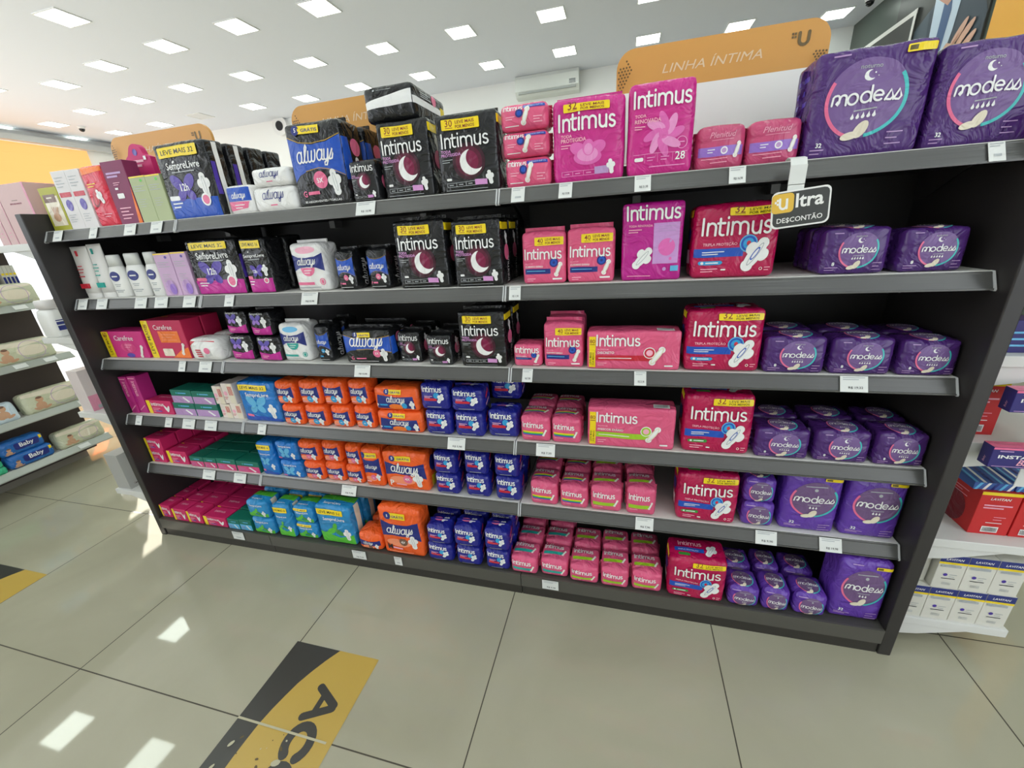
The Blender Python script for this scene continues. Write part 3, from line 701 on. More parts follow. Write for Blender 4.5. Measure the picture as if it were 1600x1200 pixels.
def p_sempre_bs(F):
    a = F('front'); a.poly([(0.004, 0.01), (0.996, 0.01), (0.996, 0.42), (0.6, 0.3), (0.004, 0.4)], 'i_magenta'); butterfly(a, 0.4, 0.66, 0.42, 'i_purple', 'i_violet'); pad(a, 0.76, 0.56, 0.22, 4); a.lines(0.2, 0.22, 0.3, 2, 'i_lpink', 0.07, 0.025)
    a.text('SempreLivre', 0.16, 0.86, 0.62, 'i_white', bold=0.01)
    return 'black', 0.013, 0.006, 'top'
def p_vpink(F):
    a = F('front'); a.word('I', 0.36, 0.86, 1.5, 'i_lpink', rot=-90, bold=1.1)
    a.poly([(0.1, 0.06), (0.9, 0.2), (0.9, 0.23), (0.1, 0.09)], 'i_rosel'); a.rect(0.1, 0.93, 0.9, 0.95, 'i_lpink'); a.poly([(0.0, 0.3), (0.15, 0.3), (0.15, 0.7), (0.0, 0.7)], 'i_magenta')
    return 'vpink', 0.002, 0, None
def p_tamp(F):
    a = F('front'); a.part = 'promo_label'; a.rect(0.004, 0.004, 0.16, 0.996, 'i_yellow'); a.part = None
    a.word('I', 0.2, 0.62, 0.5, 'i_white', bold=1.2); a.lines(0.2, 0.4, 0.3, 3, 'i_lpink', 0.12, 0.04); a.rect(0.3, 0.18, 0.55, 0.26, 'i_purple')
    for g, x in ((-20, 0.76), (20, 0.84)): a.ell(x, 0.42, 0.15, 'i_white', 0.3, 90 - g)
    t = F('top'); t.word('I', 0.25, 0.5, 0.45, 'i_lpink', part='top_print')
    return 'mag', 0.002, 0, None
def p_gp(F, foot):
    a = F('front'); a.rect(0.002, 0.002, 0.998, 0.56, foot); a.lines(0.36, 0.72, 0.4, 1, 'i_skyl', th=0.09); a.ell(0.3, 0.77, 0.03, 'i_mteal')
    a.poly([(0.52, 0.44), (0.6, 0.5), (0.84, 0.14), (0.76, 0.08)], 'i_white'); a.lines(0.1, 0.36, 0.3, 3, 'i_lav', 0.1, 0.03)
    return 'teal', 0.002, 0, None
def p_bars(F):
    a = F('front'); a.rect(0.5, 0.01, 0.99, 0.99, 'i_cream'); a.ell(0.25, 0.5, 0.16, 'i_lpink'); a.lines(0.08, 0.3, 0.3, 2, 'i_red', 0.08, 0.03)
    for k in range(4): a.rect(0.56 + k * 0.1, 0.42, 0.61 + k * 0.1, 0.86, 'i_red')
    return 'cream', 0.002, 0, None
def p_box(F, kind):
    a = F('front')
    if kind == 'olive': a.rect(0.14, 0.12, 0.92, 0.8, 'i_cream'); a.rect(0.14, 0.66, 0.8, 0.84, 'i_brown'); a.lines(0.3, 0.75, 0.3, 1, 'i_cream', th=0.03); a.part = 'hand_picture'; a.ell(0.5, 0.32, 0.2, 'i_tan', 0.8); [a.ell(0.4 + k * 0.09, 0.48, 0.13, 'i_tan', 0.26, 98 - k * 8) for k in range(4)]; a.part = None; return 'olive', 0.002, 0, None
    if kind == 'white': a.rect(0.1, 0.56, 0.9, 0.64, 'i_red'); a.ell(0.5, 0.42, 0.22, 'i_purple', 1.2); a.lines(0.15, 0.88, 0.6, 4, 'i_grey', 0.05, 0.014); a.lines(0.2, 0.25, 0.5, 4, 'i_grey', 0.04, 0.01); return 'cwhite', 0.002, 0, None
    if kind == 'red': a.poly([(0.004, 0.86), (0.996, 0.9), (0.996, 0.99), (0.004, 0.99)], 'i_orange'); a.ell(0.4, 0.48, 0.3, 'i_maroon', 0.5, 60); a.ell(0.42, 0.5, 0.27, 'i_red', 0.5, 60); pad(a, 0.6, 0.5, 0.24, 24); a.lines(0.2, 0.7, 0.4, 2, 'i_yellow', 0.04, 0.014); a.lines(0.5, 0.2, 0.34, 2, 'i_lpink', 0.04, 0.012); return 'red', 0.012, 0.005, None
    if kind == 'plum': a.poly([(0.82, 0.004), (0.996, 0.004), (0.996, 0.6), (0.9, 0.3)], 'i_orange'); a.lines(0.12, 0.8, 0.66, 2, 'i_lav', 0.05, 0.03); a.rect(0.3, 0.42, 0.6, 0.5, 'i_white', 0.03); a.rect(0.3, 0.56, 0.44, 0.59, 'i_white', 0.01); a.lines(0.2, 0.26, 0.5, 4, 'i_lpink', 0.055, 0.016); a.lines(0.3, 0.66, 0.3, 2, 'i_lpink', 0.03, 0.01); return 'plum', 0.002, 0, None
    a.rect(0.002, 0.965, 0.998, 0.998, 'i_yellow'); m = 'i_leaf' if kind == 'green' else 'i_purple'
    a.ell(0.72, 0.9, 0.08, m, 0.8); a.lines(0.12, 0.78, 0.7, 3, 'i_grey', 0.05, 0.014); a.lines(0.2, 0.5, 0.5, 4, 'i_grey', 0.05, 0.01)
    if kind == 'lilac': a.ell(0.5, 0.2, 0.32, 'i_lav', 1.1); a.ell(0.6, 0.16, 0.2, 'i_violet', 1.3)
    return ('sage' if kind == 'green' else 'lilac'), 0.002, 0, None
PRINT = dict(
    bx_olive=lambda F: p_box(F, 'olive'), bx_white=lambda F: p_box(F, 'white'), pk_red=lambda F: p_box(F, 'red'), bx_plum=lambda F: p_box(F, 'plum'),
    bx_green=lambda F: p_box(F, 'green'), bx_lilac=lambda F: p_box(F, 'lilac'), sempre_night=lambda F: p_sempre(F, 'i_blue'),
    sempre_mag=lambda F: p_sempre(F, 'i_magenta'), sempre_mag_s=lambda F: p_sempre(F, 'i_magenta', flash=('LEVE MAIS 16',), narrow=True, side=False),
    sempre_side=p_sempre_side, always_tiny=p_always_tiny, always_wipe=p_always_wipe, always_big=lambda F: p_always_big(F),
    always_ns=lambda F: p_always_big(F, 'P', small=True, flash=False), always_nl=lambda F: p_always_big(F, 'L', small=True, acc='i_cyan', flash=False),
    always_nw=lambda F: p_always_big(F, 'G', wide=True), always_wp=lambda F: p_always_white(F, 'i_pink'), always_wt=lambda F: p_always_white(F, 'i_teal'),
    int_night=lambda F: p_night(F), int_night_s=lambda F: p_night(F, False), int_lying=p_lying, int_liner=p_liner, int_pink32=p_pink32, int_pink28=p_pink28,
    plenitud=p_plen, modess_big=p_modess_big, modess8=p_modess8, modess_v=p_modess_v, modess_s=p_modess_s, int_40=lambda F: p_40(F),
    int_40s=lambda F: p_40(F, flash=False), int_tall=p_tall, int_crim_c=lambda F: p_crim(F, 'i_cyan'), int_crim_g=lambda F: p_crim(F, 'i_green'),
    carefree_p=lambda F: p_carefree(F, False), carefree_o=lambda F: p_carefree(F, True), ob_pack=p_ob, sempre_bs=p_sempre_bs,
    int80r=lambda F: p_80(F, 'i_red', 'DISCRETO'), int80g=lambda F: p_80(F, 'i_lime', 'FRESCOR DIÁRIO'), bx_violet=p_vpink, bx_tamp=p_tamp,
    bx_gp=lambda F: p_gp(F, 'i_lav'), bx_gr=lambda F: p_gp(F, 'i_lips'), bx_teal=lambda F: p_gp(F, 'i_skyl'), bx_bars=p_bars,
    sempre_blue=lambda F: p_sempre_blue(F), sempre_blue_t=lambda F: p_sempre_blue(F, 'LEVE MAIS 16', True), sempre_blue_s=lambda F: p_sempre_blue(F, None, small=True),
    sempre_gs=lambda F: p_sempre_blue(F, None, small=True, green=True), sempre_gt=lambda F: p_sempre_blue(F, 'LEVE MAIS 16', True, green=True),
    sempre_gy=lambda F: p_sempre_blue(F, 'LEVE MAIS', small=True, green=True), sempre_gb=lambda F: p_sempre_blue(F, green=True),
    alw_or=lambda F: p_orange(F), alw_orp=lambda F: p_orange(F, 'i_pink'), alw_orw=lambda F: p_orange(F, wide=True), alw_ort=lambda F: p_orange(F, 'i_pink', flash=True),
    alw_orl=lambda F: p_orange(F, flash=True, large='P'), alw_orm=lambda F: p_orange(F, flash=True, large='M'), alw_oru=p_orange_top,
    int_blue=p_blue, int_rain=lambda F: p_small(F, 'rain'), int_lime=lambda F: p_small(F, 'lime'), int_tealb=lambda F: p_small(F, 'teal'))

def make_tube(W, H, D, acc, name):
    bm = bmesh.new()
    loft(bm, [(0, 0, 0.0, W * .42, D * .45, 2.6), (0, 0, H * .1, W * .42, D * .45, 2.6)], 24, mi=0)
    o = finish(bm, name + '_body', [mat('tube_white', (228, 226, 222), 0.4)], smooth=False)
    bm = bmesh.new()
    loft(bm, [(0, 0, H * .1, W * .44, D * .48, 2.4), (0, 0, H * .35, W * .46, D * .44, 2.2), (0, 0, H * .7, W * .48, D * .24, 2.2), (0, 0, H * .95, W * .5, D * .05, 3), (0, 0, H, W * .5, D * .04, 4)], 28)
    b = finish(bm, 'tube_body', [mat('tube_white', (228, 226, 222), 0.4)], smooth=True)
    o.name = 'cap'
    bm = bmesh.new()
    for z, wd, ht, rel in ((.82, .05, .1, .17), (.62, .2, .016, .3), (.56, .3, .016, .34), (.5, .2, .016, .36), (.42, .26, .02, .4), (.2, .5, .09, .47)):
        box(bm, -W * wd / 2 - W * .1, W * wd / 2 - W * .1, -D * rel - .0035, -D * rel + .002, H * z, H * (z + ht))
    p = finish(bm, 'print', [M(acc)])
    return [(o, 'cap'), (b, 'tube_body'), (p, 'front_print')]
def make_bottle(W, H, D):
    bm = bmesh.new()
    loft(bm, [(0, 0, 0, W * .4, D * .42, 2.6), (0, 0, H * .02, W * .46, D * .48, 2.6), (0, 0, H * .4, W * .48, D * .5, 2.6), (0, 0, H * .6, W * .46, D * .48, 2.6), (0, 0, H * .7, W * .4, D * .42, 2.4), (0, 0, H * .74, W * .34, D * .38, 2.3)], 28)
    b = finish(bm, 'bottle_body', [mat('bottle_white', (236, 236, 232), 0.3)], smooth=True)
    bm = bmesh.new()
    loft(bm, [(0, 0, H * .735, W * .35, D * .4, 2.4), (0, 0, H * .97, W * .33, D * .38, 2.6), (0, 0, H, W * .3, D * .34, 2.6)], 28)
    c = finish(bm, 'cap', [mat('bottle_cap', (222, 224, 220), 0.35)], smooth=True)
    bm = bmesh.new()
    prism(bm, [(W * .27 * math.cos(2 * PI * k / 20) , H * .5 + W * .22 * math.sin(2 * PI * k / 20)) for k in range(20)], 'y', -D * .5 - .0008, -D * .4)
    l = finish(bm, 'logo_oval', [M('i_navy')])
    bm = bmesh.new()
    for z, wd in ((.3, .34), (.26, .24), (.16, .5), (.12, .3)): box(bm, -W * wd / 2, W * wd / 2, -D * .5 - .0006, -D * .4, H * z, H * z + .003)
    box(bm, -W * .17, W * .17, -D * .5 - .0012, -D * .49, H * .485, H * .515, 1)
    t = finish(bm, 'print', [M('i_grey'), M('i_white')])
    return [(b, 'bottle_body'), (c, 'cap'), (l, 'logo_oval'), (t, 'front_print')]

# ------------------------------------------------------------------ one of each kind: root at the middle of the foot of its front
def make_kind(k):
    W, H, D, name, cat = KINDS[k]
    root = bpy.data.objects.new(name, None)
    if k == 'bottle': parts = make_bottle(W, H, D)
    elif k in ('tube_red', 'tube_green'): parts = make_tube(W, H, D, 'i_red' if k == 'tube_red' else 'i_teal', 'tube')
    else: parts = None
    if parts:
        for o, nm in parts:
            o.name = nm; o.parent = root; o.location = (0, D / 2, 0); C.objects.unlink(o)
        return dict(root=root, kids=[p[0] for p in parts], plain=None)
    arts = {}
    dims = {'front': (W, H), 'back': (W, H), 'left': (D, H), 'right': (D, H), 'top': (W, D)}
    def F(face):
        if face not in arts: arts[face] = Art(*dims[face])
        return arts[face]
    body, r, bulge, seal = PRINT[k](F)
    r = min(r, W * .2, H * .2, D * .2)
    grid = 9
    wob = 0.0 if not bulge else min(0.0032, 0.018 * min(W, H))
    bm, f, ax, cuts = pack_body(W, D, H, r, bulge, grid, wob, len(made) * 1.37)
    for q in bm.faces: q.smooth = bool(bulge)
    slots = [body]
    if seal == 'top':
        n = 24; z0 = H * 0.995
        for q in box(bm, -W * .46, W * .46, D * .47, D * .53, z0 - .004, z0 + min(.012, H * .08), 0): pass
    if seal == 'side':
        for g in (-1, 1):
            n = 10; P = []
            for i in range(n + 1): P.append((D * .5 + (.004 if i % 2 else -.004), H * (.08 + .84 * i / n)))
            x0, x1 = g * (W / 2 - .003), g * (W / 2 + min(.009, W * .06))
            for i in range(n):
                a = [bm.verts.new((x, y + o, z)) for x, (y, z), o in ((x0, P[i], 0), (x1, P[i], .002), (x1, P[i + 1], .002), (x0, P[i + 1], 0))]
                bm.faces.new(a)
    children = {}
    for face, a in arts.items():
        n = 1 if not bulge else grid
        cu, cv = cuts(a.W, n)[1:-1], cuts(a.H, n)[1:-1]
        for idx, (part, m, polys) in enumerate(a.items):
            key = (part, face) if part else None
            if key not in children: children[key] = (bmesh.new() if key else bm, [] if key else slots)
            b2, sl = children[key]
            stamp(b2, [(m, polys)], face, f, a.W, a.H, sl, bulge, r, cu, cv, base=idx)
    kids = []
    for key, (b2, sl) in children.items():
        if key is None: continue
        o = finish(b2, key[0], [M(s) for s in sl], root); C.objects.unlink(o); kids.append(o)
    main = finish(bm, 'wrapper' if bulge else 'carton', [M(s) for s in slots], root); C.objects.unlink(main)
    return dict(root=root, kids=[main] + kids, plain=main)
made = {}

# ------------------------------------------------------------------ the room
HC = 4.1
def tile_floor():
    m = bpy.data.materials.new('polished_tiles'); m.use_nodes = True
    nt = m.node_tree; b = nt.nodes['Principled BSDF']
    tc = nt.nodes.new('ShaderNodeTexCoord'); sx = nt.nodes.new('ShaderNodeSeparateXYZ'); nt.links.new(tc.outputs['Object'], sx.inputs[0])
    def line(out, off, pitch, wd):
        a = nt.nodes.new('ShaderNodeMath'); a.operation = 'SUBTRACT'; nt.links.new(sx.outputs[out], a.inputs[0]); a.inputs[1].default_value = off - pitch / 2
        p = nt.nodes.new('ShaderNodeMath'); p.operation = 'PINGPONG'; nt.links.new(a.outputs[0], p.inputs[0]); p.inputs[1].default_value = pitch / 2
        g = nt.nodes.new('ShaderNodeMath'); g.operation = 'GREATER_THAN'; nt.links.new(p.outputs[0], g.inputs[0]); g.inputs[1].default_value = pitch / 2 - wd
        return g
    gx, gy = line('X', 0.404, 0.705, 0.0019), line('Y', -0.655, 0.71, 0.0019)
    mx = nt.nodes.new('ShaderNodeMath'); mx.operation = 'MAXIMUM'; nt.links.new(gx.outputs[0], mx.inputs[0]); nt.links.new(gy.outputs[0], mx.inputs[1])
    n = nt.nodes.new('ShaderNodeTexNoise'); n.inputs['Scale'].default_value = 2.2; n.inputs['Detail'].default_value = 5; n.inputs['Distortion'].default_value = 0.6
    nt.links.new(tc.outputs['Object'], n.inputs['Vector'])
    rp = nt.nodes.new('ShaderNodeValToRGB'); rp.color_ramp.elements[0].position = .3; rp.color_ramp.elements[1].position = .75
    rp.color_ramp.elements[0].color = (*lin((172, 168, 146)), 1); rp.color_ramp.elements[1].color = (*lin((186, 182, 160)), 1)
    nt.links.new(n.outputs['Fac'], rp.inputs[0])
    mix = nt.nodes.new('ShaderNodeMix'); mix.data_type = 'RGBA'; nt.links.new(mx.outputs[0], mix.inputs['Factor']); nt.links.new(rp.outputs[0], mix.inputs['A']); mix.inputs['B'].default_value = (*lin((70, 66, 52)), 1)
    nt.links.new(mix.outputs['Result'], b.inputs['Base Color'])
    rr = nt.nodes.new('ShaderNodeMath'); rr.operation = 'MULTIPLY_ADD'; nt.links.new(mx.outputs[0], rr.inputs[0]); rr.inputs[1].default_value = .5; rr.inputs[2].default_value = .035
    nt.links.new(rr.outputs[0], b.inputs['Roughness'])
    b.inputs['Specular IOR Level'].default_value = 0.5
    return m
LX, RX, BY, FY = -10.9, 5.75, 8.35, -5.0
wall_white = mat('wall_paint', (240, 241, 240), 0.75)
bm = bmesh.new(); box(bm, LX - .1, RX + .1, FY, BY + .1, -0.1, 0)
tag(finish(bm, 'floor', tile_floor()), kind='structure')
bm = bmesh.new(); box(bm, LX - .1, RX + .1, FY, BY + .1, HC, HC + .1)
tag(finish(bm, 'ceiling', mat('ceiling_paint', (230, 233, 244), 0.8)), kind='structure')
bm = bmesh.new(); box(bm, LX - .1, RX + .1, BY, BY + .1, 0, HC)
tag(finish(bm, 'wall_back', wall_white), kind='structure')
bm = bmesh.new(); box(bm, RX, RX + .1, -1.5, BY, 0, HC)
tag(finish(bm, 'wall_right', mat('wall_charcoal', (74, 84, 78), 0.35)), kind='structure')
bm = bmesh.new(); box(bm, -3.0, RX + .1, FY - .1, FY, 0, HC)
tag(finish(bm, 'wall_front', wall_white), kind='structure')
# left: the shop front, a header over a wide window with an orange blind, and a solid end with added sun holes
bm = bmesh.new()
box(bm, LX - .1, LX, FY, 7.4, 3.85, HC); box(bm, LX - .1, LX, 1.4, 2.2, 0, 3.85)
# the solid end of the shop front, with stepped holes added to shape the sun patches on the floor
SUN_HOLES = [(x0, x1, w0, w1) for x0, x1, w0, w1 in ((-.53, -.40, -.23, .05), (-.40, -.325, -.262, .05), (-.325, -.05, -.155, .05), (-.05, .06, -.17, -.05), (-1.92, -1.63, -.71, -.535), (-1.63, -1.44, -.6, -.5))]
SUN_HOLES = [(w0 + 8.175, w1 + 8.175, .31163 * (x0 + 10.9), .31163 * (x1 + 10.9)) for x0, x1, w0, w1 in SUN_HOLES]
cy_ = sorted({7.4, BY} | {g[0] for g in SUN_HOLES} | {g[1] for g in SUN_HOLES}); cz_ = sorted({0, HC} | {g[2] for g in SUN_HOLES} | {g[3] for g in SUN_HOLES})
for y0, y1 in zip(cy_, cy_[1:]):
    for z0, z1 in zip(cz_, cz_[1:]):
        my, mz = (y0 + y1) / 2, (z0 + z1) / 2
        if not any(g[0] < my < g[1] and g[2] < mz < g[3] for g in SUN_HOLES): box(bm, LX - .02, LX, y0, y1, z0, z1)
tag(finish(bm, 'wall_left', wall_white), kind='structure')
bm = bmesh.new(); box(bm, LX, LX + .22, 2.2, BY, 3.83, 3.95); box(bm, LX, LX + .12, 2.2, BY, 3.95, 4.04)
tag(finish(bm, 'trim_1', mat('trim_grey', (186, 190, 192), 0.5)), kind='structure')
bm = bmesh.new()
for y in (2.2, 3.9, 5.7, 7.33): box(bm, LX - .06, LX - .02, y, y + .06, 0, 3.85)
tag(finish(bm, 'window_1', mat('alu', (150, 152, 155), 0.35, metal=.8)), kind='structure')
bm = bmesh.new(); box(bm, LX + .03, LX + .05, 2.3, 7.38, 2.0, 3.82)
for k in range(9): tube(bm, [(LX + .04, 2.3, 2.0 + k * .2), (LX + .04, 7.38, 2.0 + k * .2)], .012)
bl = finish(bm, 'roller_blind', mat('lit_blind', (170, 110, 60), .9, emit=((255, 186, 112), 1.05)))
bm = bmesh.new(); box(bm, LX - .03, LX - .028, 7.44, 7.7, 2.72, 3.0)  # unseen pane added behind the holes to tint one sun patch orange
am = bpy.data.materials.new('sun_tint_film'); am.use_nodes = True
tr = am.node_tree.nodes.new('ShaderNodeBsdfTransparent'); tr.inputs[0].default_value = (1.0, .36, .1, 1)
am.node_tree.links.new(tr.outputs[0], am.node_tree.nodes['Material Output'].inputs[0])
tag(finish(bm, 'sun_tint_pane', am), kind='structure')
tag(bl, 'orange roller blind glowing in the shop window', 'blind')

# ------------------------------------------------------------------ ceiling lights
pan = mat('panel_light', (250, 252, 240), .5, emit=((240, 252, 244), PANEL_LIGHT))
pan_off = mat('panel_dark', (222, 222, 226), .5)
rim = mat('panel_rim', (236, 236, 236), .5)
bm = bmesh.new()
for q in ((-.195, .195, -.195, -.18), (-.195, .195, .18, .195), (-.195, -.18, -.18, .18), (.18, .195, -.18, .18)): box(bm, *q, -.012, 0)
fr = finish(bm, 'frame', rim); C.objects.unlink(fr)
bm = bmesh.new(); box(bm, -.18, .18, -.18, .18, -.008, -.001)
df = finish(bm, 'diffuser', pan); C.objects.unlink(df)
bm = bmesh.new(); box(bm, -.18, .18, -.18, .18, -.008, -.001)
dfo = finish(bm, 'diffuser', pan_off); C.objects.unlink(dfo)
bpy.context.view_layer.update()
cmi = cam.matrix_world.inverted()
def in_view(p):
    q = cmi @ Vector(p)
    if q.z > -.1: return False
    x, y = 634.2 * q.x / -q.z, 634.2 * q.y / -q.z
    return abs(x) < 815 and y < 610 and y > 330
ORD = ['first', 'second', 'third', 'fourth', 'fifth', 'sixth', 'seventh', 'eighth', 'ninth', 'tenth', 'eleventh', 'twelfth', 'thirteenth']
SPOTS = [(-4.55, 3.53), (-6.12, 3.8), (-5.69, 4.7), (-7.12, 4.92), (-8.77, 5.16), (-4.26, 4.57), (-2.92, 4.51), (-6.92, 6.0), (-5.59, 5.9), (-4.22, 5.91), (-8.37, 6.07), (-9.92, 6.33), (-9.65, 7.42), (-8.23, 7.36), (-5.48, 7.28), (-2.88, 5.89), (-1.62, 4.53), (-1.56, 5.91), (-0.24, 5.9), (1.11, 5.92), (-0.2, 7.32), (2.47, 7.4), (3.85, 7.51), (5.23, 7.71), (-1.53, 7.25), (-4.19, 7.34), (-2.88, 7.23)]
for j in range(-5, 3):
    y = 4.54 + 1.377 * j
    xs = [1.114 - 1.343 * k for k in range(9, -4, -1)]
    vis = [x for x in xs if in_view((x, y, HC))]
    for x in xs:
        off = j == 2 and abs(x - (1.114 - 1.343 * 6)) < .1
        r = tag(link(bpy.data.objects.new('ceiling_light', None), None, (x, y, HC)), None, 'ceiling light', 'square ceiling light panels')
        if off: r['label'] = 'switched off square ceiling panel near the back left'
        elif x in vis: r['label'] = 'lit square ceiling panel, %s from left in the %s row from the back wall' % (ORD[vis.index(x)], ORD[2 - j])
        else: r['label'] = 'lit square ceiling panel outside the view'
        near = min(SPOTS, key=lambda q: math.hypot(q[0] - x, q[1] - y))
        if math.hypot(near[0] - x, near[1] - y) < .75: r.location = (near[0], near[1], HC)
        for s in (fr, dfo if off else df):
            c = s.copy(); c.parent = r; C.objects.link(c)

def dome(x, y, label):
    r = empty('security_camera', (x, y, HC), label, 'camera')
    bm = bmesh.new(); loft(bm, [(0, 0, 0, .07, .07, 2), (0, 0, -.05, .06, .06, 2)], 20); finish(bm, 'mount', mat('white_plastic', (232, 232, 232), .4), r)
    bm = bmesh.new(); loft(bm, [(0, 0, -.05, .055, .055, 2), (0, 0, -.085, .045, .045, 2), (0, 0, -.105, .02, .02, 2)], 20); finish(bm, 'lens_dome', mat('dark_plastic', (30, 30, 34), .15), r, smooth=True)
dome(-9.7, 6.7, 'small dome camera on the ceiling at the far left')
dome(5.5, 7.3, 'small dome camera on the ceiling at the dark right wall')

# air conditioner on the back wall
r = empty('air_conditioner', (.65, BY, 3.735), 'white split air conditioner on the back wall', 'air conditioner')
bm = bmesh.new(); prism(bm, [(0, 0), (0, .36), (-.22, .36), (-.25, .3), (-.25, .1), (-.18, .02)], 'x', -.62, .62); finish(bm, 'casing', mat('ac_white', (222, 226, 222), .4), r)
bm = bmesh.new(); box(bm, -.56, .56, -.255, -.2, .055, .085); finish(bm, 'louvre', mat('ac_grey', (170, 174, 172), .5), r)
bm = bmesh.new(); box(bm, .44, .56, -.254, -.2, .12, .19); finish(bm, 'display', mat('dark_plastic', (30, 30, 34), .2), r)
r = empty('wall_speaker', (-5.75, BY, 3.95), 'round white speaker on the back wall, partly behind the packs', 'speaker')
bm = bmesh.new(); prism(bm, arc(0, 0, .2, .2, 0, 360, 28)[:-1], 'y', -.1, 0); finish(bm, 'housing', mat('white_plastic', (232, 232, 232), .4), r)
bm = bmesh.new(); prism(bm, arc(0, 0, .1, .1, 0, 360, 24)[:-1], 'y', -.11, -.09); finish(bm, 'cone', mat('dark_plastic', (30, 30, 34), .4), r)

# ------------------------------------------------------------------ flat print laid on real panels
def decal(items, W, H, name, parent, origin, ux, uy, lift=.0008, step=.0006):
    """items of an Art as thin printed sheets on a plane: origin is the lower left corner, ux and uy its directions"""
    bm = bmesh.new(); slots = []; ux, uy = Vector(ux), Vector(uy); n = ux.cross(uy); origin = Vector(origin)
    for i, (part, m, polys) in enumerate(items):
        if m not in slots: slots.append(m)
        for pi, P in enumerate(polys):
            if len(P) < 3: continue
            a = sum(P[k - 1][0] * P[k][1] - P[k][0] * P[k - 1][1] for k in range(len(P)))
            if a < 0: P = P[::-1]
            f = bm.faces.new([bm.verts.new(origin + ux * x + uy * y + n * (lift + step * i + 4e-6 * (pi % 30))) for x, y in P]); f.material_index = slots.index(m)
    return finish(bm, name, [M(s) for s in slots], parent)
FLAT = dict(f_white=(240, 240, 236), f_dark=(58, 60, 58), f_yellow=(228, 184, 66), f_black=(30, 30, 30), f_suit=(62, 74, 86), f_suit2=(78, 92, 104), f_skin=(214, 172, 150), f_skin2=(196, 148, 126),
            f_shirt=(196, 214, 232), f_tie=(70, 98, 140), f_orange=(240, 178, 70), f_tan=(216, 158, 80), f_grey=(150, 152, 150))
for k, v in FLAT.items(): MATS[k] = mat('flat_' + k[2:], v, .4); 
# big sign and mural on the dark right wall (they run along y)
r = empty('wall_sign', (RX, 7.25, 3.2), 'white outlined pharmacy sign on the dark right wall', 'sign')
A = Art(2.2, .8)
a = A
for q in ((0.0, 0.93, 1.0, 1.0), (0.0, 0.0, 1.0, 0.07), (0.0, 0.0, 0.025, 1.0), (0.975, 0.0, 1.0, 1.0)): a.rect(*q, 'f_white')
a.text('farma', 0.42, 0.24, 0.52, 'f_white', bold=.02, h=.2)
bm = bmesh.new(); box(bm, -.04, 0, -.2, 2.0, -.55, .25)
bb = finish(bm, 'board', M('f_dark'), r)
bb.location = (0, 0, 0)
decal(A.items, 2.2, .8, 'lettering', r, (-.04, 2.0, -.55), (0, -1, 0), (0, 0, 1), .002, .002)
r.location = (RX, 6.63 - .0, 3.37)
r = empty('wall_mural', (RX, 5.2, 2.2), 'printed mural of a suited man with a hand on his chest, on the right wall', 'mural')
bm = bmesh.new(); box(bm, -.02, 0, -.05, 1.75, 0, 1.85); finish(bm, 'board', M('f_dark'), r)
a = Art(1.8, 1.85)
a.poly([(.1, 0), (.14, .5), (.3, .64), (.5, .74), (.72, .76), (.9, .66), (.995, .5), (.995, 0)], 'f_suit')
a.poly([(.1, 0), (.14, .5), (.3, .64), (.42, .7), (.5, .3), (.48, 0)], 'f_suit2')
a.poly([(.46, .76), (.5, .4), (.54, .1), (.62, .1), (.72, .5), (.74, .76)], 'f_shirt')
a.poly([(.57, .7), (.64, .7), (.66, .62), (.62, .1), (.56, .1), (.57, .6)], 'f_tie')
a.poly([(.48, .74), (.5, .86), (.72, .86), (.73, .74), (.61, .66)], 'f_skin2')
a.ell(.61, .9, .14, 'f_skin', 1.25)
a.part = 'hand'
a.poly([(.5, .02), (.54, .2), (.58, .34), (.7, .44), (.82, .4), (.84, .3), (.74, .16), (.66, .04)], 'f_skin')
for x, y, g in ((.8, .46, 48), (.86, .44, 42), (.89, .38, 36), (.87, .31, 28)): a.ell(x, y, .085, 'f_skin', .3, g, 14)
for x, y, g in ((.77, .42, 45), (.82, .37, 40), (.82, .31, 32)): a.ell(x, y, .06, 'f_skin2', .1, g, 10)
a.ell(.57, .36, .07, 'f_skin', .36, 100, 14)
a.part = None
decal(a.items, 1.8, 1.85, 'print', r, (-.02, 1.75, 0), (0, -1, 0), (0, 0, 1), .002, .0015)
r = empty('wall_panel', (RX, 4.0, 1.9), 'yellow orange wall panel at the far right', 'panel')
bm = bmesh.new(); prism(bm, [(-1.7, .55), (1.05, .75), (1.05, 2.1), (-1.7, 2.1)], 'x', -.03, 0); finish(bm, 'face', M('f_orange'), r)

